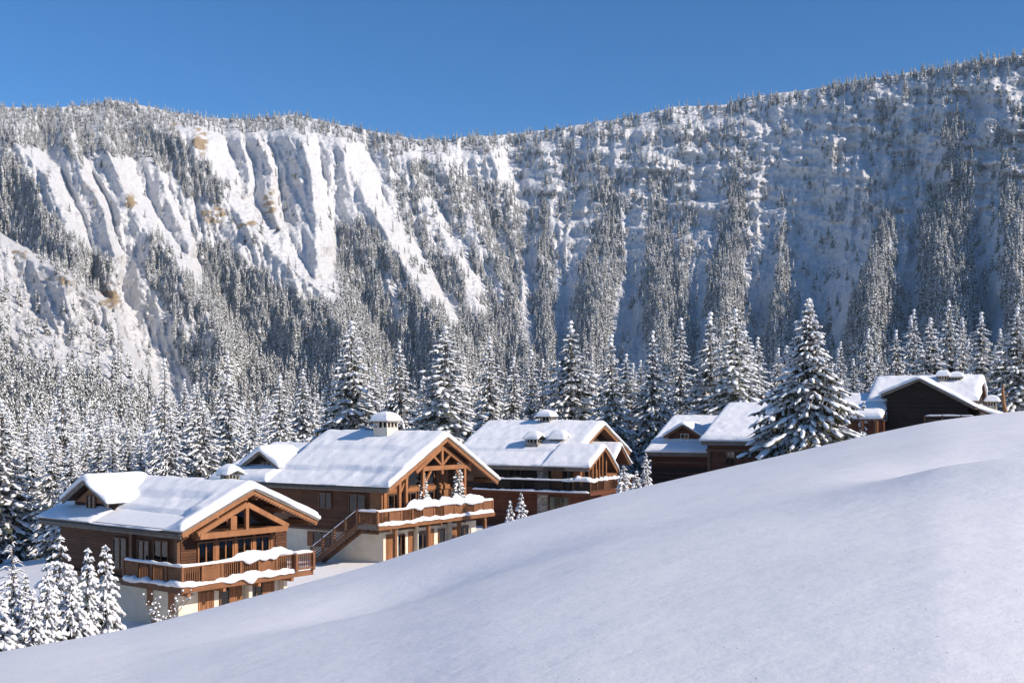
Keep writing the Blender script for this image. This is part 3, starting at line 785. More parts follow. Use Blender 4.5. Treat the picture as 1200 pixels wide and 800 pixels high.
# the big spruce at the crest and the small ones round the chalets
HERO = conifer_meshes('h', spruce(77, 13, 4.5, 32, 18, 7, ICO1, 9, .85, .62, lo=.02, power=.82, droop=.5, lsz=.7), 13, .2, 'leafw')
X = (948-600)/F*74; g = (HZ-552)/F*74
t = tree_thing('snowy_spruce', HERO, 'big solitary snow-laden spruce with a white tuft on its tip at the snow crest', 'tree', (X, 74, g-.2), 1.0, (1.05, 1.05, .9))
o = bpy.data.objects.get('snow_cover')
FIR = [conifer_meshes('f', spruce(90+i, 5, r, 17, 10, 4, ICO1, 6, 1.0, .62, lo=.0, power=.72, droop=.95, lsz=.95), 5, .05) for i, r in enumerate((1.35, 1.15, 1.5))]
def fir(px, base, tip, Y, wf, var, label, group=None):
    X = (px-600)/F*Y; zb = (HZ-base)/F*Y; zt = (HZ-tip)/F*Y; s = (zt-zb)/5
    # scale is fixed by the tip; the foot goes down to the ground
    g = min(zb, gz(X, Y)) if abs(gz(X, Y)-zb) < 3 else zb
    s = (zt-g)/5
    return tree_thing('young_fir', FIR[var], label, 'tree', (X, Y, g-.05), rs.uniform(0, 6.28), (s*wf, s*wf, s), group)
POT = conifer_meshes('p', spruce(190, 5, 1.05, 16, 9, 3, ICO1, 6, .8, .4, lo=.25, power=.7, droop=.35), 5, .05)
YG = 'young firs loaded with snow below the leftmost chalet'
fir(124, 742, 638, 51, 1.0, 0, 'young fir plastered with snow, nearest to the cream wall of the leftmost chalet', YG)
fir(103, 750, 642, 50, .9, 1, 'young snowy fir second from the cream wall, with a thin bare tip', YG)
fir(84, 752, 668, 49, 1.0, 2, 'low bushy snow-covered fir in the middle of the young clump', YG)
fir(56, 755, 668, 48, .9, 1, 'young snowy fir at the left side of the lit clump', YG)
fir(70, 745, 628, 54, 1.1, 2, 'taller young fir standing behind the clump below the left eave', YG)
fir(38, 758, 690, 47.5, 1.0, 0, 'small snowy fir at the shaded left end of the clump', YG)
fir(16, 762, 668, 49, 1.1, 1, 'shaded small fir near the lower left corner of the photo', YG)
fir(-3, 765, 690, 47, 1.2, 2, 'shaded bushy fir cut by the left edge of the photo', YG)
fir(30, 730, 672, 60, 1.2, 0, 'blue-shaded fir in the hollow behind the left clump', YG)
fir(598, 624, 586, 75, .9, 0, 'left and lower one of two small firs between the stair chalet and the triple-gabled chalet')
fir(611, 622, 577, 76, .95, 1, 'right and taller one of two small firs between the stair chalet and the triple-gabled chalet')
fir(731, 580, 545, 94, 1.1, 2, 'round snow-covered small fir at the right end of the triple-gabled chalet balcony')
fir(746, 578, 551, 92, 1.2, 0, 'small snow-smothered fir right of the triple-gabled chalet, at the snow crest')
fir(757, 574, 530, 104, .9, 1, 'slim young fir between the triple-gabled chalet and the dormered house')
fir(1012, 512, 470, 92, .8, 1, 'small fir in front of the low roof at the left of the dark chalet')

# frosted bare larch at the left edge
rs2 = np.random.RandomState(9)
def frosted_larch(px, base, tip, Y, label):
    X = (px-600)/F*Y; zb = (HZ-base)/F*Y; h = (HZ-tip)/F*Y-zb
    t = thing('frosted_larch', label, 'tree', (X, Y, zb))
    MB().tube([(0, 0, -1), (.03, 0, h*.5), (0, .02, h)], [.09, .05, .015], 6).build('trunk', 'bark', t, True)
    m = MB(); s_ = MB()
    for i in range(46):
        z = h*(.22+.75*i/46); r = (1-z/h)**.7*1.3+.15; az = rs2.rand()*6.28; ca, sa = math.cos(az), math.sin(az)
        p = [(0, 0, z), (ca*r*.5, sa*r*.5, z+.08), (ca*r, sa*r, z-.12*r)]
        m.tube(p, [.02, .014, .006], 4); s_.tube([(a, b, c+.025) for a, b, c in p], [.02, .03, .012], 5)
    m.build('branches', 'bark', t); s_.build('snow_cover', 'treesnow', t, True)
frosted_larch(14, 745, 632, 52, 'thin bare larch rimmed with frost near the left edge of the photo')

# ---- far forest as one object
def far_tree(seed, H, Rb):
    rs = np.random.RandomState(seed); LV, LF, mi = [], [], []; n = 0
    tiers = 8
    for k in range(tiers):
        z = H*(.06+.86*k/(tiers-1)); r = Rb*(1-z/H)**.8+.12; nb = 6
        for j in range(nb):
            az = 2*math.pi*(j+rs.rand()*.7)/nb+k; ca, sa = math.cos(az), math.sin(az); rr = r*rs.uniform(.75, 1.15)
            z_ = z; z = z_+H*rs.uniform(-.055, .055); w = rr*.5; sd = np.array([-sa, ca, 0]); o = np.array([ca, sa, 0])
            a = o*.05+np.array([0, 0, z+H*.07]); t = o*rr+np.array([0, 0, z-rr*.5])
            m1 = o*rr*.6+sd*w+np.array([0, 0, z-rr*.3]); m2 = o*rr*.6-sd*w+np.array([0, 0, z-rr*.3])
            LV += [a, m1, t, m2]; LF.append((n, n+1, n+2, n+3)); mi.append(1 if rs.rand() < .19 else 0); n += 4
            if rs.rand() < .9:
                up = np.array([0, 0, .14+H*.012]); c = o*rr*rs.uniform(.45, .6)
                q = rs.uniform(.5, .85); cc = np.array([c[0], c[1], z-rr*.22])+up
                LV += [cc+(a-cc)*q, cc+(m1-cc)*q+up*.3, cc+(t-cc)*q+up, cc+(m2-cc)*q+up*.3]; LF.append((n, n+1, n+2, n+3)); mi.append(1); n += 4
            z = z_
    LV += [np.array([.0, -.12, H*.9]), np.array([.12, .1, H*.9]), np.array([-.12, .1, H*.9]), np.array([0, 0, H])]
    LF += [(n, n+1, n+3), (n+1, n+2, n+3), (n+2, n, n+3)]; mi += [1, 1, 1]
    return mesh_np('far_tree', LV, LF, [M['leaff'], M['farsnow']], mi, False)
def make_forest():
    src = bpy.data.collections.new('forest_sources')
    for i, (H, Rb) in enumerate([(14, 2.9), (14, 2.5), (14, 3.3), (14, 2.2)]):
        src.objects.link(bpy.data.objects.new('far_spruce_source', far_tree(i, H, Rb)))
    rng = np.random.RandomState(3); n = 120000
    px = rng.uniform(-480, 1700, n); py = rng.uniform(60, 540, n)
    top = pxline(px, SKY)
    ok = py > top+.5
    px, py = px[ok], py[ok]
    d = density(px, py)
    P, v = mount_at(px, py)
    ok = rng.rand(len(px)) < d
    P, v, px, py = P[ok], v[ok], px[ok], py[ok]
    sc = rng.uniform(.62, 1.25, len(P))*pxline(v, [(0, 1.7), (.22, 1.3), (.5, 1.0), (.9, .9), (1, .9)])
    sc = sc*np.where(px < 250, .85, 1)
    me = bpy.data.meshes.new('forest'); me.vertices.add(len(P)); P = P.astype(np.float32); P[:, 2] -= 1.2
    me.vertices.foreach_set('co', P.ravel())
    a = me.attributes.new('s', 'FLOAT', 'POINT'); a.data.foreach_set('value', sc.astype(np.float32))
    a = me.attributes.new('r', 'FLOAT', 'POINT'); a.data.foreach_set('value', rng.uniform(0, 6.28, len(P)).astype(np.float32))
    me.update()
    o = obj('forest', me); o['kind'] = 'stuff'; o['label'] = 'snow dusted conifer forest spread over the whole mountainside'
    ng = bpy.data.node_groups.new('forest_nodes', 'GeometryNodeTree')
    ng.interface.new_socket('Geometry', in_out='INPUT', socket_type='NodeSocketGeometry'); ng.interface.new_socket('Geometry', in_out='OUTPUT', socket_type='NodeSocketGeometry')
    N = ng.nodes; L = ng.links
    gi = N.new('NodeGroupInput'); go = N.new('NodeGroupOutput'); ci = N.new('GeometryNodeCollectionInfo')
    ci.inputs[0].default_value = src; ci.inputs['Separate Children'].default_value = True; ci.inputs['Reset Children'].default_value = True
    m2p = N.new('GeometryNodeMeshToPoints'); ip = N.new('GeometryNodeInstanceOnPoints')
    L.new(gi.outputs[0], m2p.inputs[0]); L.new(m2p.outputs[0], ip.inputs['Points']); L.new(ci.outputs[0], ip.inputs['Instance'])
    ip.inputs['Pick Instance'].default_value = True
    s_ = N.new('GeometryNodeInputNamedAttribute'); s_.data_type = 'FLOAT'; s_.inputs[0].default_value = 's'
    r_ = N.new('GeometryNodeInputNamedAttribute'); r_.data_type = 'FLOAT'; r_.inputs[0].default_value = 'r'
    cx = N.new('ShaderNodeCombineXYZ'); L.new(r_.outputs[0], cx.inputs[2]); L.new(cx.outputs[0], ip.inputs['Rotation']); L.new(s_.outputs[0], ip.inputs['Scale'])
    rv = N.new('FunctionNodeRandomValue'); rv.data_type = 'INT'
    rv.inputs[4].default_value = 0; rv.inputs[5].default_value = 3
    L.new(rv.outputs[2], ip.inputs['Instance Index'])
    L.new(ip.outputs[0], go.inputs[0])
    md = o.modifiers.new('g', 'NODES'); md.node_group = ng
    print('forest trees', len(P))
make_forest()

# ------------------------------------------------------------------ chalets
def gable_z(prof, off=0.):
    (x0, z0), (xr, zr), (x1, z1) = prof
    def f(x):
        x = np.asarray(x, float)
        a = z0+(zr-z0)*(x-x0)/(xr-x0); b = z1+(zr-z1)*(x1-x)/(x1-xr)
        return np.minimum(a, b)+off
    return f
def soft_gable(prof, off, k=.09):
    (x0, z0), (xr, zr), (x1, z1) = prof
    def f(x, y):
        a = z0+(zr-z0)*(x-x0)/(xr-x0); b = z1+(zr-z1)*(x1-x)/(x1-xr)
        return -k*np.log(np.exp(-a/k)+np.exp(-b/k))+k*.15+off
    return f
def gable_roof(parent, prof, y0, y1, th=.2, snow=.42, seed=0, steps=None, barge='timber', bw=.34, purlins=3, mat='soffit', rname='roof', fascia='eave', r=.5, double=True, over=.06, dent=False):
    (x0, z0), (xr, zr), (x1, z1) = prof
    m = MB().prism([(x0, z0), (xr, zr), (x1, z1), (x1, z1+th), (xr, zr+th), (x0, z0+th)], y0, y1)
    roof = m.build(rname, mat, parent)
    if barge:
        b = MB(); yb = y0-.055
        d1 = Vector((xr-x0, 0, zr-z0)); d2 = Vector((x1-xr, 0, z1-zr))
        b.beam((x0-.05, yb, z0-.02), (xr, yb, zr+.02), .1, bw); b.build('barge_board', barge, roof)
        b = MB(); b.beam((xr, yb-.003, zr+.02), (x1+.05, yb-.003, z1-.02), .1, bw); b.build('barge_board', barge, roof)
        if double:
            b = MB(); b.beam((x0-.1, yb-.08, z0+th*.6), (xr, yb-.08, zr+th*.75), .09, .13); b.beam((xr, yb-.083, zr+th*.75), (x1+.1, yb-.083, z1+th*.6), .09, .13)
            b.build('verge_trim', fascia, roof)
    if dent:
        b = MB(); n = int((x1-xr)/.2)
        for i in range(n):
            x = xr+.1+(x1-xr-.1)*i/n; z = zr+(z1-zr)*(x-xr)/(x1-xr); b.box(x-.05, x+.05, y0-.15, y0-.108, z-bw*.62, z-bw*.3)
        b.build('dentil_trim', 'timber_d', roof)
    if fascia:
        MB().box(x0-.07, x0-.01, y0, y1, z0-.26, z0+th).build('fascia', fascia, roof); MB().box(x1+.01, x1+.07, y0, y1, z1-.1, z1+th).build('fascia', fascia, roof)
    if purlins:
        for sx, sz, ex, ez in ((x0, z0, xr, zr), (x1, z1, xr, zr)):
            for k in range(purlins):
                t = .08+.84*k/max(1, purlins-1) if purlins > 1 else .3
                x = sx+(ex-sx)*t; z = sz+(ez-sz)*t-.17
                MB().box(x-.1, x+.1, y0+.06, y0+1.9, z-.14, z+.14).build('purlin', 'timber' if barge == 'timber' else 'timber_d', roof)
    if snow:
        snow_sheet('roof_snow', (x0-.16, x1+.16), (y0-.2, y1+.14), soft_gable(prof, th-.02), snow, roof, r=r, seed=seed, steps=steps, over=over)
    return roof

def mp(face, base):
    if face == 'front': return lambda u, w, z: (u, base-w, z)
    if face == 'side': return lambda u, w, z: (base-w, u, z)
    if face == 'rside': return lambda u, w, z: (base+w, u, z)
def fbox(m, f, u0, u1, w0, w1, z0, z1):
    a = f(u0, w0, z0); b = f(u1, w1, z1)
    return m.box(min(a[0], b[0]), max(a[0], b[0]), min(a[1], b[1]), max(a[1], b[1]), z0, z1)
def window(parent, u0, u1, z0, z1, base, face='front', mull=1, curtain=0, frame='timber_d', name='window', fw=.07, trans=0):
    f = mp(face, base); m = MB()
    fbox(m, f, u0, u0+fw, .005, .1, z0, z1); fbox(m, f, u1-fw, u1, .005, .1, z0, z1)
    fbox(m, f, u0+fw, u1-fw, .005, .1, z0, z0+fw); fbox(m, f, u0+fw, u1-fw, .005, .1, z1-fw, z1)
    for i in range(mull):
        c = u0+(u1-u0)*(i+1)/(mull+1); fbox(m, f, c-.035, c+.035, .008, .095, z0+fw, z1-fw)
    if trans:
        fbox(m, f, u0+fw, u1-fw, .04, .088, z0+(z1-z0)*trans-.03, z0+(z1-z0)*trans+.03)
    w = m.build(name, frame, parent)
    b = MB(); fbox(b, f, u0+fw*.5, u1-fw*.5, .003, .012, z0+fw*.5, z1-fw*.5); b.build('dim_room_panel', 'inside', w)  # thin sheet on the wall; the room's dimness is put into its colour
    if curtain:
        c = MB(); W = (u1-u0)
        for a in ([.12, .62] if curtain == 1 else [.3] if curtain == 2 else [.06, .72]):
            n = 5; cw = W*(.2 if curtain != 2 else .26)
            for i in range(n):
                p = u0+W*a+cw*i/n
                fbox(c, f, p, p+cw/n*.98, .018, .024+.012*(i % 2), z0+fw, z1-fw-.02)
        c.build('curtain', 'curtain', w)
    g = MB(); fbox(g, f, u0+fw*.7, u1-fw*.7, .05, .056, z0+fw*.7, z1-fw*.7); g.build('pane', 'glass', w)
    return w
def shutter(parent, u0, u1, z0, z1, base, face='front', name='shutter', mat='vert'):
    f = mp(face, base); m = MB(); n = max(2, int(round((u1-u0)/.16)))
    for i in range(n):
        a = u0+(u1-u0)*i/n; fbox(m, f, a+.006, a+(u1-u0)/n-.006, .006, .05, z0, z1)
    for z in (z0+.15*(z1-z0), z0+.82*(z1-z0)): fbox(m, f, u0+.02, u1-.02, .051, .08, z-.05, z+.05)
    return m.build(name, mat, parent)
def railing(parent, path, z0, h, seed=0, bay=1.15, mat='timber', solid=(0, 3), snow_h=.14, droopy=(), rail_snow=True, shift=0, pattern=(1, 0, 0)):
    body = MB(); posts = []
    P = [Vector((x, y, 0)) for x, y in path]; k = shift; root = None; allp = []
    for a, b in zip(P[:-1], P[1:]):
        L = (b-a).length; n = max(1, int(round(L/bay))); d = (b-a)/n
        for i in range(n):
            p, q = a+d*i, a+d*(i+1); allp.append(p)
            e = (q-p).normalized()*.07
            body.beam((p.x, p.y, z0+h-.05), (q.x, q.y, z0+h-.05), .11, .08)
            body.beam((p.x, p.y, z0+.1), (q.x, q.y, z0+.1), .08, .08)
            if pattern[k % len(pattern)]:
                for j in range(6):
                    zz = z0+.16+(h-.28)*(j+.5)/6
                    body.beam((p.x+e.x, p.y+e.y, zz), (q.x-e.x, q.y-e.y, zz), .06, (h-.28)/6-.012)
            else:
                nb = max(3, int((q-p).length/.13))
                for j in range(nb):
                    c = p.lerp(q, (j+.5)/nb); body.beam((c.x, c.y, z0+.13), (c.x, c.y, z0+h-.09), .045, .045)
            k += 1
    allp.append(P[-1])
    rl = body.build('railing', mat, parent)
    for p in allp:
        MB().box(p.x-.08, p.x+.08, p.y-.08, p.y+.08, z0-.04, z0+h+.07).build('railing_post', mat, rl)
    if rail_snow:
        snow_bar('rail_snow', [(p.x, p.y, z0+h) for p in P], .2, snow_h, rl, seed, .3)
    return rl
def deck(parent, boxes, z1, th=.32, mat='timber', snow=.14, seed=0):
    m = MB()
    for x0, x1, y0, y1 in boxes: m.box(x0, x1, y0, y1, z1-th, z1)
    d = m.build('balcony', mat, parent)
    return d
def chimney(parent, x, y, z0, w, h, cap_h=.38, seed=0, mat='stone', slots=True, d=None, snow=.38, kind='box'):
    d = d or w
    c = MB().box(x-w/2, x+w/2, y-d/2, y+d/2, z0, z0+h).build('chimney', mat, parent)
    a = MB(); n = 4
    a.box(x-w*.32, x+w*.32, y-d*.32, y+d*.32, z0+h+.002, z0+h+cap_h-.002)
    a.build('flue', 'inside', c)
    p = MB().box(x-w/2+.03, x+w/2-.03, y-d/2+.03, y+d/2-.03, z0+h+.001, z0+h+.05)
    for i in range(n):
        t = -w/2+.05+(w-.1)*i/(n-1)
        for yy in (y-d/2+.05, y+d/2-.05): p.box(x+t-.045, x+t+.045, yy-.045, yy+.045, z0+h+.001, z0+h+cap_h)
    for i in range(1, n-1):
        t = -d/2+.05+(d-.1)*i/(n-1)
        for xx in (x-w/2+.05, x+w/2-.05): p.box(xx-.045, xx+.045, y+t-.045, y+t+.045, z0+h+.001, z0+h+cap_h)
    p.build('cap_pillars', mat, c)
    o = .16
    if kind == 'gable':
        s = MB(); s.prism([(x-w/2-o, z0+h+cap_h), (x, z0+h+cap_h+w*.3), (x+w/2+o, z0+h+cap_h), (x+w/2+o, z0+h+cap_h+.07), (x, z0+h+cap_h+w*.3+.07), (x-w/2-o, z0+h+cap_h+.07)], y-d/2-o, y+d/2+o)
        s.build('cap', 'eave', c)
        zf = lambda X, Y: z0+h+cap_h+.05+w*.3*(1-np.abs(X-x)/(w/2+o))
    else:
        MB().box(x-w/2-o, x+w/2+o, y-d/2-o, y+d/2+o, z0+h+cap_h, z0+h+cap_h+.09).build('cap', 'eave', c)
        zf = lambda X, Y: z0+h+cap_h+.08+0*X
    snow_sheet('cap_snow', (x-w/2-o-.04, x+w/2+o+.04), (y-d/2-o-.04, y+d/2+o+.04), zf, snow*1.1, c, r=w*.72, seed=seed, edge=.18, nx=14, ny=14, over=.05)
    return c
def dormer(parent, loc, w, rise, length, seed=0, snow=.5, rot=-math.pi/2, wall_h=.9, front_over=.55, mat='siding_dark', barge='eave', win=True, wallmat=None, side_over=.3, drop=0.):
    dm = MB().prism([(side_over, -wall_h), (w-side_over, -wall_h), (w-side_over, .1), (w/2, rise-.1), (side_over, .1)], front_over, length)
    d = dm.build('dormer', wallmat or mat, parent)
    d.location = loc; d.rotation_euler = (0, 0, rot)
    prof = [(0, 0), (w/2, rise), (w, 0)]
    m = MB().prism([(0, 0), (w/2, rise), (w, 0), (w, .14), (w/2, rise+.14), (0, .14)], 0, length); m.build('dormer_roof', 'soffit', d)
    b = MB(); b.beam((-.04, -.05, -.02), (w/2, -.05, rise), .09, .26); b.beam((w/2, -.053, rise), (w+.04, -.053, -.02), .09, .26); b.build('barge_board', barge, d)
    snow_sheet('dormer_snow', (-.16, w+.16), (-.2, length), soft_gable(prof, .13, .1), snow, d, r=.45, seed=seed, amp=.1)
    if win: window(d, w/2-.45, w/2+.45, -.35, .5, front_over, 'front', 1, 2, name='dormer_window')
    return d

def at_corner(x, y, z, th):
    """roof's front near corner in the world, theta = bearing of the gable line from the view axis"""
    return (x, y, z), R(90-th)

# ======== 1. leftmost chalet
def chalet_one():
    loc, rot = at_corner(-16.67, 56, -10.9, 38)
    c = thing('chalet', 'leftmost timber chalet with cream ground floor, wrap-around balcony and side dormer', 'chalet', loc, rot)
    prof = [(0, 5.05), (4.45, 6.98), (8.95, 5.02)]; L = 13.6
    lw = MB().box(.8, 7.85, 1.4, 12.6, -3, 2.14).build('ground_floor_wall', 'plaster', c)
    gz_ = gable_z(prof, -.0)
    def wp(x): return float(gz_(x))+.05
    MB().prism([(.8, 2.14), (7.85, 2.14), (7.85, wp(7.85)), (4.45, wp(4.45)), (.8, wp(.8))], 2.3, 12.8).build('timber_wall', 'siding', c)
    MB().box(.8, 7.85, 1.2, 2.299, 2.14, 4.9).build('timber_wall', 'siding', c)
    def steps(X, Y):
        q = X/4.45; near = (X < 4.45)
        a = .3*(1-sstep(.30, .33, q+.012*np.sin(Y*.7)))*sstep(0, 1.2, Y)
        b = .26*(1-sstep(.60, .625, q+.01*np.sin(Y*1.1+1)))*sstep(1.0, 1.8, Y)*sstep(8.5, 7.5, Y)
        return -(a+b)*near
    gable_roof(c, prof, 0, L, .2, .46, 1, steps, purlins=3, bw=.36, dent=True)
    d = dormer(c, (.65, 12.2, 6.12), 4.6, 1.22, 3.9, 3, .38, win=False, wallmat='siding_dark')
    MB().prism([(.6, .0), (4.0, .0), (2.3, .9)], .40, .54).build('gable_board', 'vert', d)
    window(d, 1.85, 2.75, -.35, .45, .40, 'front', 1, 2, name='dormer_window')
    # lit boarding under the dormer eave on the sunny side
    # truss in the gable
    y = .3
    t = MB(); t.box(1.25, 7.05, y-.13, y+.13, 4.66, 4.96); t.build('tie_beam', 'timber', c)
    MB().beam((1.15, y-.003, 4.92), (4.3, y-.003, 6.3), .2, .26).build('truss_rafter', 'timber', c)
    MB().beam((4.3, y+.003, 6.3), (7.15, y+.003, 4.92), .2, .26).build('truss_rafter', 'timber', c)
    MB().box(4.2, 4.4, y-.09, y+.09, 4.96, 6.22).build('king_post', 'timber', c)
    MB().box(3.35, 3.75, y+.1, y+.25, 4.97, 5.7).build('truss_post', 'timber', c)
    for x in (1.5, 6.75): MB().beam((x, y+.1, 4.75), (x, 1.18, 4.75), .2, .24).build('truss_arm', 'timber', c)
    # glazing
    for i, x in enumerate((1.78, 3.04, 4.28, 5.52)):
        window(c, x, x+1.06, 2.5, 4.42, 1.2, 'front', 1, (2, 3, 1, 3)[i], 'timber', 'glazed_door', .09)
        MB().box(x+1.065, x+1.235, 1.06, 1.19, 2.45, 4.66).build('door_post', 'timber', c)
    # gable window: clear pane over a near-black sheet standing in for the dim room
    gp = [(1.9, 4.96), (6.9, 4.96), (4.45, 6.5)]
    g = MB().prism(gp, 2.2, 2.29).build('gable_window', 'timber_d', c)
    MB().prism([(2.3, 5.06), (6.5, 5.06), (4.45, 6.27)], 2.16, 2.198).build('dim_room_panel', 'inside', g)
    MB().prism([(2.25, 5.04), (6.55, 5.04), (4.45, 6.3)], 2.13, 2.14).build('pane', 'glass', g)
    MB().box(4.36, 4.5, 2.09, 2.128, 5.03, 6.2).build('mullion', 'timber', g)
    # right wing of the upper floor, set back
    shutter(c, 7.0, 7.8, 2.5, 4.6, 1.2, 'front', 'plank_panel', 'siding')
    # balcony
    bal = deck(c, [(-.02, 8.6, -.05, 1.19), (-.02, .79, 1.19, 5.2)], 2.42, .3, 'eave', seed=2)
    MB().box(-.1, 8.65, -.15, -.06, 2.08, 2.4).build('edge_beam', 'rail', bal)
    MB().box(-.12, -.03, -.15, 5.25, 2.05, 2.38).build('edge_beam', 'timber_d', bal)
    for x in (.4, 2.6, 4.9, 7.2): MB().box(x-.09, x+.09, -.05, 1.39, 1.86, 2.11).build('joist', 'timber', bal)
    railing(bal, [(.02, 5.1), (.02, 0), (7.3, 0), (7.3, -.25), (8.55, -.25)], 2.42, .98, 3, 1.2, 'rail', snow_h=.12, pattern=(0, 1, 0, 0, 1, 0, 1, 0, 0, 1), shift=1)
    snow_bar('deck_snow', [(-.05, 5.1, 2.42), (-.05, 0, 2.42), (8.5, -.08, 2.42)], .42, .19, bal, 7, .5, .08)
    snow_bar('snow_drape', [(3.0, -.02, 3.47), (7.25, -.02, 3.47)], .42, .34, bal, 11, .5, .22)
    snow_bar('snow_drape', [(2.4, -.12, 2.42), (5.4, -.14, 2.42)], .5, .3, bal, 15, .5, .25)
    # side wall
    window(c, 6.0, 7.3, 2.6, 4.4, .8, 'side', 1, 0); window(c, 2.2, 3.5, 2.5, 4.5, .8, 'side', 1, 0, name='glazed_door'); window(c, 3.9, 5.0, 2.9, 4.4, .8, 'side', 1, 2)
    MB().box(.6, .79, 1.25, 1.5, 2.42, 5.3).build('corner_post', 'timber_d', c)
    MB().box(.6, .79, 5.3, 5.55, 2.1, 5.3).build('corner_post', 'timber_d', c)
    MB().box(.45, .795, 5.6, 12.4, 2.0, 2.3).build('wall_plate', 'timber_d', c)
    shutter(c, 1.75, 2.25, .75, 1.95, .8, 'side'); shutter(c, 3.65, 4.15, .95, 1.95, .8, 'side'); 
    # ground floor openings at the front
    shutter(c, 2.0, 3.0, .1, 2.0, 1.4); 
    window(c, 3.35, 4.0, -.2, 1.9, 1.4, 'front', 0, 2, name='glazed_door'); shutter(c, 4.05, 4.85, -.2, 1.95, 1.4, name='door')
    window(c, 5.35, 6.25, .2, 1.95, 1.4, 'front', 1, 0, name='window'); shutter(c, 6.3, 7.1, .2, 1.95, 1.4)
    for x in (5.1, 7.55): MB().box(x-.12, x+.12, .95, 1.3, -2.5, 1.86).build('plaster_pier', 'plaster', c)
    # wall lamp over the cream corner
    lp = MB().box(1.18, 1.42, 1.22, 1.395, 1.62, 1.68).build('wall_lamp', 'metal', c)
    snow_sheet('lamp_snow', (1.1, 1.5), (1.1, 1.39), lambda X, Y: 1.68+0*X, .12, lp, r=.14, nx=8, ny=8)
    chimney(c, 5.0, 2.6, 6.6, .75, .85, .3, 4, kind='gable', snow=.36)
    # gutter and downpipe
    MB().tube([(-.13, -.1, 5.0), (-.13, 13.6, 5.0)], [.07, .07], 8).build('gutter', 'metal', c, True)
    return c
chalet_one()

